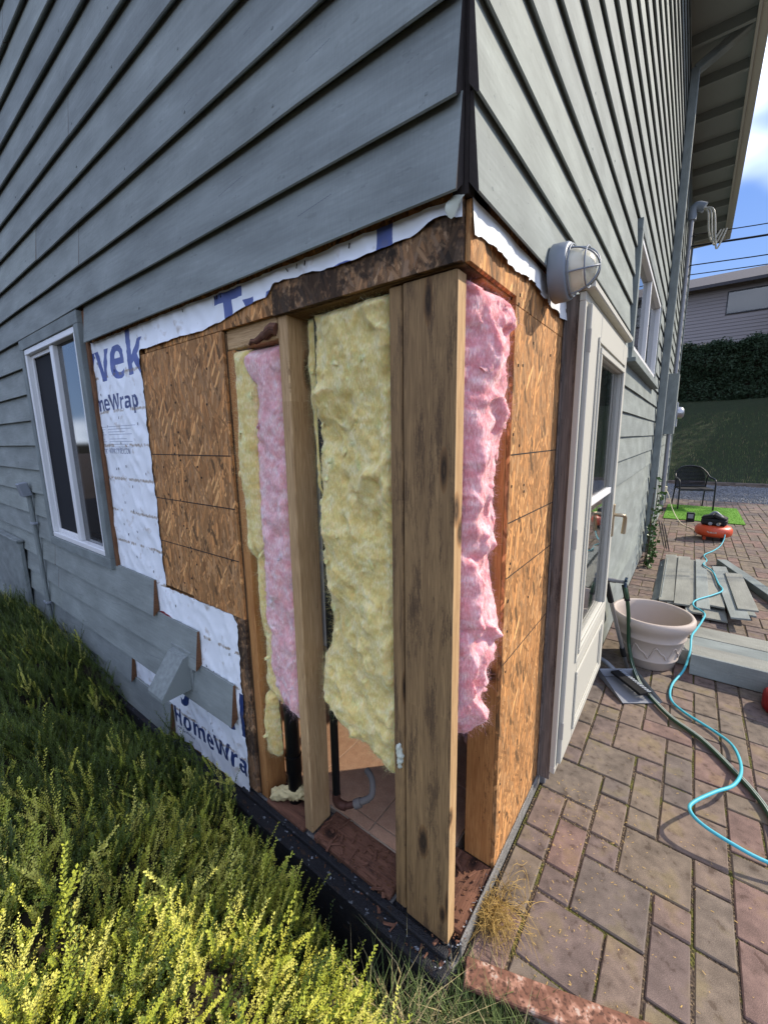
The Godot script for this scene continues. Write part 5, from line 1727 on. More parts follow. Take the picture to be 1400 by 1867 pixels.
# ------------------------------------------------------------------ far garden
func leaf_cloud(lo: Vector3, hi: Vector3, count: int, size: float, sd: int, shell: float, m: Material) -> MultiMeshInstance3D:
	var r := RandomNumberGenerator.new()
	r.seed = sd
	var cl := MB.new()
	for k in 9:
		var c := Vector3(r.randfn(), r.randfn(), r.randfn()) * 0.5
		var a := Vector3(r.randfn(), r.randfn(), r.randfn()).normalized()
		var d := a.cross(Vector3(0.2, 1, 0.1)).normalized()
		cl.tri(c - d * 0.25, c + a * 0.35, c + d * 0.25)
		cl.tri(c - d * 0.25, c + d * 0.25, c - a * 0.35)
	var n := noise(sd, 0.5, 3)
	var mm := MultiMesh.new()
	mm.transform_format = MultiMesh.TRANSFORM_3D
	mm.mesh = cl.mesh(m)
	mm.instance_count = count
	for k in count:
		var p := Vector3(r.randf_range(lo.x, hi.x), 0, 0)
		var top := hi.y + n.get_noise_1d(p.x) * 0.5
		var f := r.randf()
		p.y = lerpf(lo.y, top, f if r.randf() < 0.7 else 1.0 - 0.06 * r.randf())
		p.z = hi.z + n.get_noise_2d(p.x * 1.3, p.y * 1.3) * shell - r.randf() * 0.25
		if r.randf() < 0.25: p = Vector3(p.x, top + r.randf_range(-0.15, 0.1), r.randf_range(lo.z, hi.z))
		var s := size * r.randf_range(0.6, 1.4)
		mm.set_instance_transform(k, Transform3D(Basis.from_euler(Vector3(r.randf() * 6, r.randf() * 6, r.randf() * 6)).scaled(Vector3(s, s, s)), p))
	var o := MultiMeshInstance3D.new()
	o.multimesh = mm
	return o
func tree(label: String, at_: Vector3, h: float, w: float, sd: int) -> void:
	var o := thing("tree", label, "tree", at_, "trees across the garden")
	var r := RandomNumberGenerator.new()
	r.seed = sd
	var tr := MB.new()
	tr.tube(spline([Vector3(0, 0, 0), Vector3(0.1, h * 0.3, 0), Vector3(0.0, h * 0.6, 0.1), Vector3(0.05, h * 0.9, 0)]), 0.18, 8, true, 0.03)
	for k in 7:
		var a := k * 2.4
		var y := h * (0.3 + 0.08 * k)
		tr.tube(spline([Vector3(0.05, y, 0), Vector3(cos(a) * w * 0.4, y + h * 0.08, sin(a) * w * 0.4), Vector3(cos(a) * w * 0.8, y + h * 0.16, sin(a) * w * 0.8)], 3), 0.06, 6, true, 0.015)
	add(tr, "trunk", M.bark, o)
	var cl := MB.new()
	for k in 10:
		var c := Vector3(r.randfn(), r.randfn(), r.randfn()) * 0.5
		var a := Vector3(r.randfn(), r.randfn(), r.randfn()).normalized()
		var d := a.cross(Vector3(0.2, 1, 0.1)).normalized()
		cl.tri(c - d * 0.25, c + a * 0.4, c + d * 0.25)
	var mm := MultiMesh.new()
	mm.transform_format = MultiMesh.TRANSFORM_3D
	mm.mesh = cl.mesh(M.leaf_dark)
	mm.instance_count = 4200
	for k in 4200:
		var d := Vector3(r.randfn(), r.randfn(), r.randfn()).normalized() * pow(r.randf(), 0.4)
		var q := Vector3(d.x * w, h * 0.62 + d.y * h * 0.38, d.z * w) * (0.8 + 0.3 * sin(d.x * 5.0 + sd) * sin(d.y * 6.0))
		q.y = maxf(q.y, h * 0.2)
		mm.set_instance_transform(k, Transform3D(Basis.from_euler(Vector3(r.randf() * 6, r.randf() * 6, r.randf() * 6)).scaled(Vector3.ONE * r.randf_range(0.15, 0.3)), q))
	var mi := MultiMeshInstance3D.new()
	mi.multimesh = mm
	mi.name = "crown"
	o.add_child(mi)
	tag(mi, "", "", "", "stuff")
func build_far() -> void:
	var o := thing("hedge", "tall dark clipped hedge at the top of the lawn", "hedge", Vector3(4, 2.6, -23.2))
	var c := leaf_cloud(Vector3(-13, 0.0, -1.6), Vector3(16, 2.45, 0.6), 24000, 0.11, 610, 0.35, M.leaf_dark)
	c.name = "foliage"
	o.add_child(c)
	tag(c, "", "", "", "stuff")
	one(Vector3(-13, -0.6, -1.5), Vector3(16, 2.25, 0.25), "inner_branches", M.twig, o, 0.1)
	# the neighbour's house
	var h := thing("neighbour_house", "mauve-grey lap-sided house behind the hedge with one wide window", "house", Vector3(3, 4.8, -28.0))
	one(Vector3(-7.5, -1.0, -7.0), Vector3(9.0, 4.3, -0.05), "wall", M.far_wall, h, 0.0)
	for k in 24:
		var b := MB.new()
		var y := 0.15 + 0.17 * k
		var spans := [[-7.5, 9.0]]
		if y + 0.19 > 2.58 and y < 3.72: spans = [[-7.5, -1.92], [0.62, 9.0]]
		for s in spans:
			b.quad(Vector3(s[0], y, 0.02), Vector3(s[1], y, 0.02), Vector3(s[1], y + 0.19, -0.012), Vector3(s[0], y + 0.19, -0.012))
			b.quad(Vector3(s[0], y, -0.05), Vector3(s[1], y, -0.05), Vector3(s[1], y, 0.02), Vector3(s[0], y, 0.02))
		add(b, "siding_board", M.far_wall, h)
	var w := Node3D.new()
	w.name = "window"
	h.add_child(w)
	frame(w, "frame", Vector3(-1.92, 2.60, -0.04), Vector3(0.62, 3.72, 0.05), 0.05, M.far_frame, false)
	one(Vector3(-1.87, 2.65, -0.005), Vector3(0.57, 3.67, 0.0), "pane", M.glass2, w, 0.0)
	one(Vector3(-1.87, 2.65, -0.045), Vector3(0.57, 3.67, -0.02), "curtain", mat(Color(0.55, 0.57, 0.58), 0.9), w, 0.0)
	var rf := MB.new()
	rf.quad(Vector3(-8.2, 4.05, 0.7), Vector3(9.7, 4.05, 0.7), Vector3(9.7, 6.2, -5.5), Vector3(-8.2, 6.2, -5.5))
	rf.quad(Vector3(-8.2, 6.2, -5.5), Vector3(9.7, 6.2, -5.5), Vector3(9.7, 4.0, -9.5), Vector3(-8.2, 4.0, -9.5))
	rf.quad(Vector3(-8.2, 3.90, 0.7), Vector3(9.7, 3.90, 0.7), Vector3(9.7, 4.05, 0.7), Vector3(-8.2, 4.05, 0.7))
	rf.quad(Vector3(9.7, 3.90, 0.7), Vector3(-8.2, 3.90, 0.7), Vector3(-8.2, 4.1, -0.05), Vector3(9.7, 4.1, -0.05))
	add(rf, "roof", M.shingle, h)
	# what the shaded window mirrors: trees and a fence across the garden
	tree("broad dark tree across the garden behind the viewer", Vector3(-9.5, -0.36, 9.0), 4.6, 2.2, 701)
	tree("tall dark tree across the garden behind the viewer", Vector3(-13.5, -0.36, 8.5), 5.6, 2.4, 702)
	tree("low dark tree across the garden behind the viewer", Vector3(-6.2, -0.36, 10.5), 3.4, 2.0, 703)
	tree("tall tree right of the lawn, closest to the patio", Vector3(9.0, 0.6, -22.0), 12.5, 4.6, 704)
	tree("tall tree right of the lawn beside the hedge", Vector3(14.0, 1.6, -26.5), 14.0, 5.0, 705)
	tree("tree rising right of the hedge", Vector3(6.4, 2.2, -26.6), 11.0, 3.4, 706)
	var f := thing("board_fence", "grey board fence across the garden", "fence", Vector3(-9, -0.36, 8.0))
	for k in 46: one(Vector3(-6.0 + k * 0.26, 0, -0.01), Vector3(-5.752 + k * 0.26, 1.75, 0.01), "fence_board", M.dark_wood, f, 0.002)

# ------------------------------------------------------------------ things on the patio
func plank(label: String, mid: Vector3, len_: float, ang: float, w: float, roll := 0.0, pitch := 0.0, m: Material = null, th := 0.014) -> void:
	var o := thing("siding_plank", label, "plank", mid, "pulled-off siding planks on the patio")
	var b := MB.new()
	b.box(Transform3D(), Vector3(w, th, len_), 0.0015, 2.2, 0.56, Vector2(rng.randf() * 5, rng.randf() * 5))
	add(b, "board", m if m else [M.offcut, M.offcut2][rng.randi() % 2], o)
	o.rotation = Vector3(pitch, ang, roll)
func build_patio_things() -> void:
	# terracotta-grey planter
	var o := thing("planter_pot", "large empty beige-grey planter with a rolled rim and swags", "pot", Vector3(0.288, GY + 0.001, -2.09))
	var b := MB.new()
	var pr := [Vector2(0.0, 0.0), Vector2(0.130, 0.0), Vector2(0.138, 0.006), Vector2(0.150, 0.055), Vector2(0.156, 0.060), Vector2(0.156, 0.066), Vector2(0.152, 0.071), Vector2(0.178, 0.190), Vector2(0.186, 0.195), Vector2(0.187, 0.203), Vector2(0.182, 0.210), Vector2(0.196, 0.245), Vector2(0.212, 0.268), Vector2(0.222, 0.290), Vector2(0.222, 0.312), Vector2(0.214, 0.325), Vector2(0.203, 0.327), Vector2(0.196, 0.320), Vector2(0.190, 0.290), Vector2(0.150, 0.10), Vector2(0.12, 0.035), Vector2(0.0, 0.03)]
	b.lathe(pr, 72)
	add(b, "bowl", M.pot, o)
	for k in 10:   # raised scrolls round the belly
		b = MB.new()
		var p := []
		for j in 13:
			var f := j / 12.0
			var a := TAU * (k + f) / 10.0
			var y := 0.125 + 0.032 * cos(f * TAU) + 0.012 * sin(f * TAU * 2.0)
			var rad := lerpf(0.152, 0.178, (y - 0.071) / 0.119) + 0.001
			p.append(Vector3(cos(a) * rad, y, sin(a) * rad))
		b.tube(spline(p, 3), 0.0042, 6)
		add(b, "swag", M.pot, o)
	# long-handled pole leaning on the wall beside the door
	o = thing("telescopic_pole", "silver pole with black grips leaning on the wall by the door", "pole", Vector3(0.20, GY, -1.90))
	var ax := (Vector3(0.085, 0.56, -1.62) - Vector3(0.20, GY, -1.90))
	b = MB.new()
	b.tube(PackedVector3Array([Vector3(0, 0.004, 0), ax * 0.82]), 0.011, 14)
	add(b, "tube", M.steel, o)
	b = MB.new()
	b.tube(PackedVector3Array([ax * 0.80, ax]), 0.016, 12)
	add(b, "grip", M.rubber, o)
	b = MB.new()
	b.tube(PackedVector3Array([ax * 0.17, ax * 0.27]), 0.0145, 12)
	add(b, "collar", M.rubber, o)
	# dustpan with its brush lying in it
	o = thing("dustpan", "grey metal dustpan lying on the pavers by the door", "dustpan", Vector3(0.235, GY + 0.004, -1.66))
	o.rotation.y = 0.62
	b = MB.new()
	var W := 0.10
	var D := 0.12
	b.abox(Vector3(-W, 0.0, -D), Vector3(W, 0.004, D), 0.001)
	for s in [-1.0, 1.0]:
		var q := [Vector3(s * W, 0.003, D), Vector3(s * W, 0.003, -D), Vector3(s * W * 1.05, 0.05, -D * 1.05), Vector3(s * W * 1.05, 0.012, D)]
		b.quad(q[0], q[1], q[2], q[3])
		b.quad(q[3] + Vector3(s * 0.003, 0, 0), q[2] + Vector3(s * 0.003, 0, 0), q[1] + Vector3(s * 0.003, 0, 0), q[0] + Vector3(s * 0.003, 0, 0))
	b.abox(Vector3(-W * 1.05, 0.003, -D * 1.08), Vector3(W * 1.05, 0.052, -D * 1.03), 0.003)
	add(b, "tray", M.pan, o)
	b = MB.new()
	b.tube(spline([Vector3(-0.02, 0.045, -D * 1.06), Vector3(-0.035, 0.06, -D * 1.5), Vector3(-0.05, 0.058, -D * 2.0)]), 0.014, 8, true, 0.011)
	add(b, "handle", M.pan, o)
	var br := thing("hand_brush", "black bristled hand brush lying in the dustpan", "brush", Vector3(0.238, GY + 0.022, -1.655))
	br.rotation.y = 0.80
	b = MB.new()
	b.abox(Vector3(-0.028, 0.018, -0.12), Vector3(0.028, 0.034, 0.10), 0.006)
	add(b, "back", M.bristle, br)
	b = MB.new()
	var r := RandomNumberGenerator.new()
	r.seed = 800
	for k in 420:
		var p := Vector3(r.randf_range(-0.03, 0.03), 0.024, r.randf_range(-0.115, 0.10))
		b.tube(PackedVector3Array([p, p + Vector3(0.030 + r.randfn() * 0.006, -0.008 + r.randfn() * 0.006, r.randfn() * 0.006)]), 0.0012, 3, false)
	add(b, "bristles", M.bristle, br)
	b = MB.new()
	for k in 13: b.tube(PackedVector3Array([Vector3(0.022, 0.034, -0.11 + k * 0.0165), Vector3(0.052, 0.026, -0.112 + k * 0.0165)]), 0.0042, 5)
	add(b, "tufts", M.galv, br)
	# hoses
	o = thing("air_hose", "turquoise air hose snaking from the orange compressor across planks and pavers", "hose", Vector3(0.5, GY, -1.0))
	b = MB.new()
	var hp := []
	for q in [[0.80, 0.20, -6.10], [0.835, 0.10, -5.98], [0.80, 0.006, -5.80], [0.711, 0.006, -5.40], [0.616, 0.02, -5.06], [0.63, 0.05, -4.70], [0.593, 0.085, -4.35], [0.66, 0.085, -4.15], [0.69, 0.088, -3.75], [0.71, 0.09, -3.55], [0.64, 0.088, -3.38], [0.53, 0.085, -3.18], [0.515, 0.082, -3.04], [0.58, 0.08, -2.92], [0.56, 0.115, -2.66], [0.527, 0.13, -2.45], [0.50, 0.145, -2.27], [0.497, 0.10, -2.14], [0.475, 0.03, -2.02], [0.427, 0.008, -1.85], [0.425, 0.008, -1.69], [0.482, 0.008, -1.60], [0.60, 0.010, -1.51], [0.665, 0.02, -1.42], [0.678, 0.045, -1.24], [0.645, 0.06, -1.10], [0.583, 0.072, -1.00], [0.52, 0.078, -0.895], [0.507, 0.078, -0.845], [0.54, 0.072, -0.81], [0.62, 0.06, -0.795], [0.72, 0.045, -0.80], [0.95, 0.012, -0.86], [1.4, 0.008, -1.05], [2.1, 0.008, -1.0], [2.9, 0.008, -1.4]]:
		hp.append(Vector3(q[0], q[1] + 0.002, q[2]) - Vector3(0.5, 0, -1.0))
	b.tube(spline(hp, 6), 0.0062, 8)
	add(b, "tube", M.teal, o)
	b = MB.new()
	b.tube(PackedVector3Array([Vector3(0.30, 0.203, -5.12), Vector3(0.296, 0.265, -5.135)]), 0.012, 8)
	add(b, "coupler", M.brass, o)
	o = thing("garden_hose", "dark green garden hose with pale stripes running from the tap", "hose", Vector3(0.3, GY, -1.6))
	hp = []
	for q in [[0.150, 0.545, -1.845], [0.165, 0.50, -1.83], [0.178, 0.40, -1.86], [0.186, 0.28, -1.90], [0.195, 0.15, -1.92], [0.232, 0.06, -1.84], [0.285, 0.022, -1.72], [0.36, 0.016, -1.60], [0.437, 0.014, -1.50], [0.556, 0.014, -1.40], [0.647, 0.014, -1.275], [0.723, 0.014, -1.145], [0.757, 0.014, -1.03], [0.775, 0.014, -0.80], [0.84, 0.014, -0.55], [1.05, 0.014, -0.35], [1.6, 0.014, -0.28], [2.6, 0.014, -0.6]]:
		hp.append(Vector3(q[0], q[1], q[2]) - Vector3(0.3, 0, -1.6))
	var hs := spline(hp, 6)
	b = MB.new()
	b.tube(hs, 0.0105, 10)
	add(b, "tube", M.green_hose, o)
	for k in 2:
		b = MB.new()
		var sp := PackedVector3Array()
		for q in hs: sp.append(q + Vector3(0.0028 - 0.006 * k, 0.0092, -0.002 + 0.004 * k))
		b.tube(sp, 0.0018, 5)
		add(b, "stripe", M.hose_stripe, o)
	b = MB.new()
	b.tube(PackedVector3Array([hs[0], hs[9]]), 0.0155, 10)
	add(b, "grip", M.rubber, o)
	# pulled siding, fanned out on the pavers
	var py := GY + 0.012
	plank("dark weathered siding plank tipped on edge at the wall side of the pile", Vector3(0.262, py + 0.012, -3.88), 1.36, 0.01, 0.09, 0.75, 0, M.trim)
	plank("pale grey siding plank lying next to the plank tipped on edge", Vector3(0.325, py + 0.040, -3.93), 1.6, 0.014, 0.10, 0.12)
	plank("narrow grey siding plank half covered by its neighbours in the pile", Vector3(0.378, py + 0.030, -3.92), 1.62, 0.014, 0.09, 0.06)
	plank("straight grey siding plank near the middle of the pile", Vector3(0.437, py + 0.052, -3.87), 1.6, 0.006, 0.105, 0.05)
	plank("grey siding plank under the loops of turquoise hose", Vector3(0.510, py + 0.036, -3.80), 1.64, 0.012, 0.105, 0.07)
	plank("bare-edged siding plank beside the turquoise hose loops", Vector3(0.575, py + 0.058, -3.82), 1.55, 0.0, 0.085, 0.04)
	plank("short siding plank with the turquoise hose lying across it", Vector3(0.655, py + 0.052, -3.75), 1.15, -0.004, 0.12, -0.03)
	plank("long siding plank sloping across the outer side of the pile", Vector3(0.752, py + 0.068, -3.66), 1.42, 0.05, 0.11, 0.1)
	plank("short wide siding plank on top at the outer side of the pile", Vector3(0.825, py + 0.086, -3.62), 1.0, 0.03, 0.12, 0.06)
	plank("siding plank at the bottom of the pile with a bare end", Vector3(0.640, py + 0.012, -3.48), 1.0, 0.016, 0.15)
	plank("siding plank lying flat under the outer end of the pile", Vector3(0.80, py + 0.018, -3.75), 1.1, 0.06, 0.14)
	plank("cross board propping up the siding pile", Vector3(0.55, py + 0.006, -4.35), 0.62, PI / 2, 0.09)
	var g := thing("corner_trim", "grey square-edged trim length lying askew beyond the siding pile", "trim", Vector3(0.93, GY + 0.035, -4.18))
	g.rotation.y = 0.28
	b = MB.new()
	b.abox(Vector3(-0.045, -0.034, -0.62), Vector3(0.045, 0.03, 0.75), 0.004, 2.2, 0.56)
	add(b, "board", M.trim, g)
	# peeling fascia boards across the front of the pile
	var fa := ["peeling grey board standing on edge in front of the pile", "flat weathered board behind the peeling board", "grey board with a dark stain behind the flat weathered board", "flat board at the back of the crosswise boards"]
	var fs := [[Vector3(0.95, GY + 0.066, -2.055), Vector3(0.90, 0.125, 0.020), 0.0, M.offcut], [Vector3(0.97, GY + 0.088, -2.175), Vector3(0.94, 0.018, 0.16), 0.10, M.offcut2], [Vector3(1.0, GY + 0.070, -2.37), Vector3(0.98, 0.018, 0.17), -0.04, M.trim], [Vector3(0.99, GY + 0.060, -2.57), Vector3(0.99, 0.018, 0.17), 0.03, M.offcut2]]
	for k in 4:
		var t := thing("fascia_board", fa[k], "board", fs[k][0], "crosswise boards on the patio")
		b = MB.new()
		b.box(Transform3D(), fs[k][1], 0.002, 2.2, 0.56, Vector2(k * 1.37, k * 0.71))
		add(b, "board", fs[k][3], t)
		t.rotation.x = fs[k][2]
	var bk := thing("fascia_board", "short stub of board lying beside the planter", "board", Vector3(0.475, GY + 0.05, -2.25), "crosswise boards on the patio")
	b = MB.new()
	b.box(Transform3D(), Vector3(0.075, 0.095, 0.20), 0.002, 2.2, 0.56)
	add(b, "board", M.offcut2, bk)
	for k in 2:
		var sk := thing("timber_bearer", ["short dark bearer under the near end of the crosswise boards", "short dark bearer under the far end of the crosswise boards"][k], "timber", Vector3([0.60, 1.25][k], GY + 0.024, -2.36))
		b = MB.new()
		b.box(Transform3D(), Vector3(0.05, 0.048, 0.52), 0.002)
		add(b, "board", M.dark_wood, sk)
	# pancake compressor
	o = thing("air_compressor", "orange pancake air compressor with a black motor shroud", "compressor", Vector3(0.72, GY, -6.15))
	o.rotation.y = -0.15
	b = MB.new()
	b.lathe([Vector2(0.0, 0.045), Vector2(0.14, 0.047), Vector2(0.18, 0.06), Vector2(0.200, 0.085), Vector2(0.204, 0.12), Vector2(0.200, 0.155), Vector2(0.18, 0.182), Vector2(0.14, 0.195), Vector2(0.0, 0.198)], 44)
	add(b, "tank", M.orange, o)
	for k in 4:
		b = MB.new()
		var a := k * PI / 2 + 0.6
		b.box(Transform3D(Basis(), Vector3(cos(a) * 0.13, 0.024, sin(a) * 0.13)), Vector3(0.035, 0.048, 0.035), 0.004)
		add(b, "foot", M.orange if k % 2 else M.rubber, o)
	b = MB.new()
	b.abox(Vector3(-0.135, 0.199, -0.10), Vector3(0.135, 0.285, 0.10), 0.022)
	b.box(Transform3D(Basis(Vector3.BACK, 0.35), Vector3(-0.07, 0.30, 0.0)), Vector3(0.13, 0.05, 0.18), 0.015)
	b.box(Transform3D(Basis(Vector3.BACK, -0.42), Vector3(0.06, 0.305, 0.0)), Vector3(0.15, 0.05, 0.18), 0.015)
	add(b, "shroud", M.black, o)
	b = MB.new()
	b.tube(spline([Vector3(-0.06, 0.315, 0.03), Vector3(-0.02, 0.365, 0.03), Vector3(0.02, 0.365, 0.03), Vector3(0.09, 0.30, 0.03)]), 0.016, 10)
	add(b, "handle", M.pan, o)
	for k in 2:
		b = MB.new()
		b.lathe([Vector2(0.022, 0.0), Vector2(0.022, 0.012), Vector2(0.0, 0.014)], 16, Transform3D(Basis(Vector3.RIGHT, PI / 2), Vector3(-0.03 + 0.085 * k, 0.225, 0.1005)))
		add(b, "gauge", M.galv, o)
	b = MB.new()
	b.tube(PackedVector3Array([Vector3(0.06, 0.24, 0.095), Vector3(0.075, 0.245, 0.15)]), 0.011, 8)
	add(b, "outlet", M.brass, o)
	for k in 7:   # a pale script name on the tank, too small to read
		b = MB.new()
		var a0 := 1.78 - k * 0.075
		var p := []
		for j in 4:
			var a := a0 - j * 0.02
			p.append(Vector3(cos(a) * 0.2045, 0.122 + 0.012 * sin(j * 2.2 + k * 1.9) + (0.008 if k == 0 else 0.0), sin(a) * 0.2045))
		b.tube(spline(p, 3), 0.0018, 4)
		add(b, "script_stroke", M.hose_stripe, o)
	# wicker armchair on a strip of artificial turf
	o = thing("turf_mat", "bright green artificial turf mat on the far pavers", "mat", Vector3(0.63, GY + 0.004, -8.3))
	b = MB.new()
	b.abox(Vector3(-0.53, 0.0, -0.85), Vector3(0.53, 0.012, 0.85), 0.002)
	add(b, "mat", M.turf, o)
	b = MB.new()
	r.seed = 810
	for k in 5000:
		var p := Vector3(r.randf_range(-0.53, 0.53), 0.010, r.randf_range(-0.85, 0.85))
		var d := Vector3(r.randfn() * 0.006, 0.015, r.randfn() * 0.006)
		b.tri(p, p + Vector3(0.003, 0, 0), p + d)
	tag(add(b, "pile", M.turf, o), "", "", "", "stuff")
	o = thing("garden_armchair", "black woven metal garden armchair standing on the turf mat", "chair", Vector3(0.47, GY + 0.017, -8.85))
	o.rotation.y = 0.25
	for s in [-1.0, 1.0]:
		b = MB.new()
		b.tube(spline([Vector3(s * 0.27, 0.0, 0.25), Vector3(s * 0.27, 0.40, 0.24), Vector3(s * 0.275, 0.52, 0.21), Vector3(s * 0.28, 0.56, 0.12), Vector3(s * 0.27, 0.58, -0.10), Vector3(s * 0.24, 0.66, -0.22), Vector3(s * 0.15, 0.75, -0.27), Vector3(0.0, 0.78, -0.29)], 5), 0.013, 8)
		add(b, "arm_frame", M.black, o)
		b = MB.new()
		b.tube(PackedVector3Array([Vector3(s * 0.25, 0.0, -0.28), Vector3(s * 0.24, 0.36, -0.20), Vector3(s * 0.25, 0.60, -0.16)]), 0.012, 8)
		add(b, "leg", M.black, o)
	b = MB.new()
	b.tube(PackedVector3Array([Vector3(-0.27, 0.36, 0.235), Vector3(0.27, 0.36, 0.235)]), 0.011, 8)
	add(b, "seat_rail", M.black, o)
	b = MB.new()
	b.tube(PackedVector3Array([Vector3(-0.24, 0.36, -0.2), Vector3(0.24, 0.36, -0.2)]), 0.011, 8)
	add(b, "seat_rail", M.black, o)
	b = MB.new()
	b.abox(Vector3(-0.255, 0.365, -0.22), Vector3(0.255, 0.385, 0.23), 0.006)
	add(b, "seat", M.rubber, o)
	for k in 15:
		b = MB.new()
		var y := 0.39 + 0.026 * k
		var half := 0.235 * sqrt(clampf(1.0 - pow(maxf(0.0, (y - 0.56) / 0.235), 2.0), 0.05, 1.0))
		var p := []
		for j in 7:
			var f := -1.0 + j / 3.0
			p.append(Vector3(f * half, y, -0.20 - 0.09 * (y - 0.39) / 0.37 - 0.05 * (1.0 - f * f)))
		b.tube(spline(p, 3), 0.0125, 6)
		add(b, "woven_strand", M.black, o)
	o = thing("charger", "small black charger standing at the edge of the turf mat", "charger", Vector3(0.47, GY, -7.38))
	b = MB.new()
	b.abox(Vector3(-0.055, 0.0, -0.04), Vector3(0.055, 0.15, 0.04), 0.008)
	add(b, "case", M.black, o)
	b = MB.new()
	b.abox(Vector3(-0.035, 0.06, 0.0405), Vector3(0.035, 0.13, 0.044), 0.003)
	add(b, "panel", M.pan, o)
	o = thing("red_can", "dark red plastic can partly hidden beyond the peeling board", "can", Vector3(0.93, GY, -1.90))
	b = MB.new()
	b.lathe([Vector2(0.0, 0.0), Vector2(0.115, 0.0), Vector2(0.125, 0.012), Vector2(0.125, 0.08), Vector2(0.11, 0.10), Vector2(0.03, 0.115), Vector2(0.03, 0.15), Vector2(0.0, 0.15)], 30)
	add(b, "body", M.red, o)
	b = MB.new()
	b.lathe([Vector2(0.036, 0.1505), Vector2(0.036, 0.175), Vector2(0.0, 0.178)], 16)
	add(b, "cap", M.black, o)
	# rusty red ledger board running out from the corner
	o = thing("ledger_board", "rust-red painted board lying on the ground out from the corner", "board", Vector3(0.05, GY + 0.009, 0.0))
	o.rotation.y = 0.33
	b = MB.new()
	b.box(Transform3D(Basis(), Vector3(0.42, 0.0, 0.0)), Vector3(0.86, 0.016, 0.066), 0.003, 0.5, 0.25)
	add(b, "board", M.rust, o)
	o = thing("broken_block", "lump of broken grey concrete in the gap by the foundation", "block", Vector3(-0.16, -0.28, 0.16))
	b = MB.new()
	b.box(Transform3D(Basis.from_euler(Vector3(0.3, 0.6, 0.2)), Vector3(0, 0.05, 0)), Vector3(0.10, 0.13, 0.05), 0.008)
	add(b, "block", M.concrete, o)
	# grass in the corner, dry grass at the paver edge, scattered straw
	tuft("green and straw-coloured grass tuft in front of the corner post", Vector3(-0.03, -0.20, 0.25), 900, 0.06, 0.24, 820, 0.5, false, 1.3)
	tuft("short green grass beside the rust-red board", Vector3(0.17, -0.16, 0.09), 1100, 0.06, 0.17, 821, 0.1, false, 0.7)
	tuft("green grass growing under the rust-red board", Vector3(0.07, -0.16, 0.11), 800, 0.05, 0.16, 824, 0.25, false, 0.9)
	tuft("dry yellow grass clump between wall and pavers", Vector3(0.052, GY + 0.002, -0.15), 210, 0.022, 0.09, 822, 1.0, true)
	tuft("thin dry grass wisps by the wall foot", Vector3(0.075, GY + 0.002, -0.22), 40, 0.03, 0.11, 823, 1.0, true)
	o = thing("straw_litter", "scattered bits of dry straw and wood chips on the pavers", "litter", Vector3(0.4, GY, -0.6))
	tag(o, "", "", "", "stuff")
	b = MB.new()
	r.seed = 830
	for k in 420:
		var a := r.randf() * TAU
		var p := Vector3(r.randf_range(-0.36, 0.55), 0.002, r.randf_range(-0.9, 0.5))
		if k % 3: p = Vector3(-0.33 + absf(r.randfn()) * 0.22, 0.002, r.randf_range(-0.2, 0.5))
		var d := Vector3(cos(a), 0, sin(a)) * r.randf_range(0.002, 0.009)
		var s := Vector3(-d.z, 0, d.x).normalized() * r.randf_range(0.0004, 0.0011)
		b.quad(p - s, p + s, p + d + s + Vector3.UP * 0.001, p + d - s + Vector3.UP * 0.001)
	add(b, "bits", M.straw, o)
	var ch := thing("debris", "rotten wood crumbs and plaster dust along the sole plates", "debris", Vector3(-0.3, 0.0, 0.0))
	tag(ch, "", "", "", "stuff")
	b = MB.new()
	for k in 420:
		var p := Vector3(r.randf_range(-0.22, 0.09), 0.005, r.randf_range(-0.11, 0.02))
		if k % 3 == 0: p = Vector3(r.randf_range(0.19, 0.325), 0.0, r.randf_range(-0.25, 0.02))
		if k % 7 == 0: p = Vector3(r.randf_range(-0.55, 0.31), -0.026, r.randf_range(0.016, 0.06))
		var s := r.randf_range(0.001, 0.0042)
		b.box(Transform3D(Basis.from_euler(Vector3(r.randf() * 6, r.randf() * 6, r.randf() * 6)), p), Vector3(s, s * 0.5, s * r.randf_range(0.6, 2.5)), 0.0)
	add(b, "crumbs", M.raw, ch)
	b = MB.new()
	for k in 44:
		var p := Vector3(r.randf_range(-0.24, 0.08), 0.006, r.randf_range(-0.10, 0.02))
		if k % 3 == 0: p = Vector3(r.randf_range(0.20, 0.31), 0.002, r.randf_range(-0.25, 0.03))
		if k % 5 == 0: p = Vector3(r.randf_range(0.0, 0.31), -0.024, r.randf_range(0.014, 0.055))
		b.box(Transform3D(Basis.from_euler(Vector3(r.randfn() * 0.25, r.randf() * 6, r.randfn() * 0.25)), p), Vector3(r.randf_range(0.012, 0.05), r.randf_range(0.002, 0.006), r.randf_range(0.003, 0.010)), 0.0006)
	add(b, "splinters", M.rot, ch)
	b = MB.new()
	for k in 46:
		var p := Vector3(r.randf_range(-0.24, 0.31), -0.020, r.randf_range(0.008, 0.06))
		if k % 2: p = Vector3(0.30 + r.randf_range(0.0, 0.018), 0.0, r.randf_range(-0.25, 0.02))
		b.box(Transform3D(Basis.from_euler(Vector3(r.randfn() * 0.5, r.randf() * 6, r.randfn() * 0.5)), p), Vector3(r.randf_range(0.002, 0.008), 0.001, r.randf_range(0.002, 0.005)), 0.0)
	add(b, "paint_flakes", M.galv, ch)

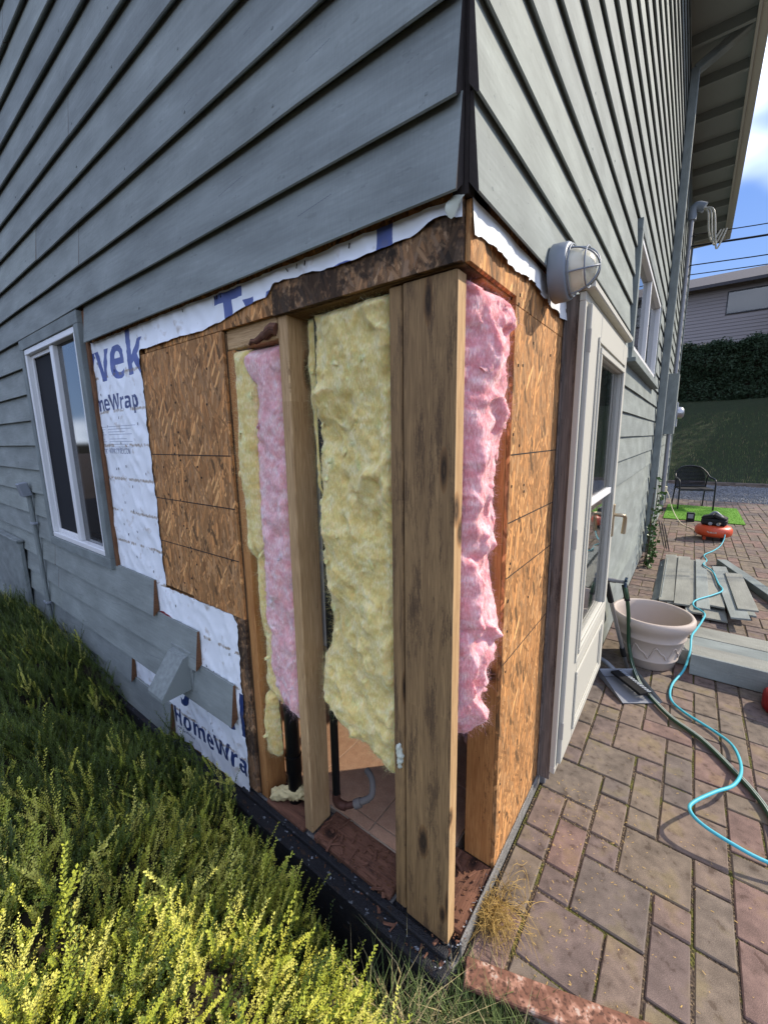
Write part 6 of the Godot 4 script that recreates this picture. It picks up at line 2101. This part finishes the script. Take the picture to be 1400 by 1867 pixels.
func _ready() -> void:
	# ---- camera
	var cam := Camera3D.new()
	cam.name = "camera"
	cam.fov = 103.01
	cam.near = 0.02
	cam.far = 300.0
	cam.transform = Transform3D(Basis(Vector3(0.801, -0.015, -0.599), Vector3(-0.095, 0.984, -0.151), Vector3(0.592, 0.177, 0.786)).orthonormalized(), Vector3(0.393, 1.352, 0.798))
	add_child(cam)
	cam.current = true
	# ---- sky, sun, exposure
	var env := Environment.new()
	env.background_mode = Environment.BG_SKY
	var sky := Sky.new()
	var sm := ProceduralSkyMaterial.new()
	sm.sky_top_color = Color(0.30, 0.48, 0.81)
	sm.sky_horizon_color = Color(0.66, 0.79, 0.95)
	sm.sky_curve = 0.25
	sm.ground_bottom_color = Color(0.22, 0.21, 0.19)
	sm.ground_horizon_color = Color(0.42, 0.44, 0.46)
	sm.sun_angle_max = 12.0
	sm.sky_cover = clouds()
	sm.sky_cover_modulate = Color(1, 1, 1, 1)
	sky.sky_material = sm
	env.sky = sky
	env.background_energy_multiplier = 1.0
	env.tonemap_mode = Environment.TONE_MAPPER_LINEAR
	env.tonemap_exposure = 1.36
	env.sdfgi_enabled = true
	env.ssao_enabled = true
	env.ssil_enabled = true
	var we := WorldEnvironment.new()
	we.name = "environment"
	we.environment = env
	add_child(we)
	var sun := DirectionalLight3D.new()
	sun.name = "sun"
	sun.light_color = Color(1.0, 0.955, 0.88)
	sun.light_energy = 1.6
	sun.light_angular_distance = 0.53
	sun.shadow_enabled = true
	var az := Vector3(-0.71, 0, 0.70).normalized()
	sun.look_at_from_position(Vector3.ZERO, az * cos(deg_to_rad(38.0)) + Vector3.DOWN * sin(deg_to_rad(38.0)), Vector3.UP)
	add_child(sun)
	# ---- the place
	rng.seed = 1
	make_materials()
	print("materials ", Time.get_ticks_msec())
	build_ground()
	build_house()
	print("house ", Time.get_ticks_msec())
	build_far()
	build_insulation()
	build_services()
	print("wool ", Time.get_ticks_msec())
	build_heather()
	ivy()
	build_patio_things()
	print("done ", Time.get_ticks_msec())
func clouds() -> ImageTexture:
	var w := 1024
	var h := 512
	var im := Image.create(w, h, false, Image.FORMAT_RGBAF)
	var n := noise(900, 1.4, 5)
	var n2 := noise(901, 4.0, 4)
	for y in h / 2:
		var el := (0.5 - (y + 0.5) / h) * PI
		for x in w:
			var a := TAU * x / w
			var d := Vector3(cos(a) * cos(el), sin(el) * 1.9, sin(a) * cos(el))
			var k := n.get_noise_3dv(d) + 0.35 * n2.get_noise_3dv(d)
			var c := smoothstep(-0.12, 0.22, k)
			var lit := 0.55 + 0.45 * smoothstep(0.1, 0.5, k)
			im.set_pixel(x, y, Color(1.7 * lit, 1.7 * lit, 1.72 * lit, c * 0.9))
	return ImageTexture.create_from_image(im)
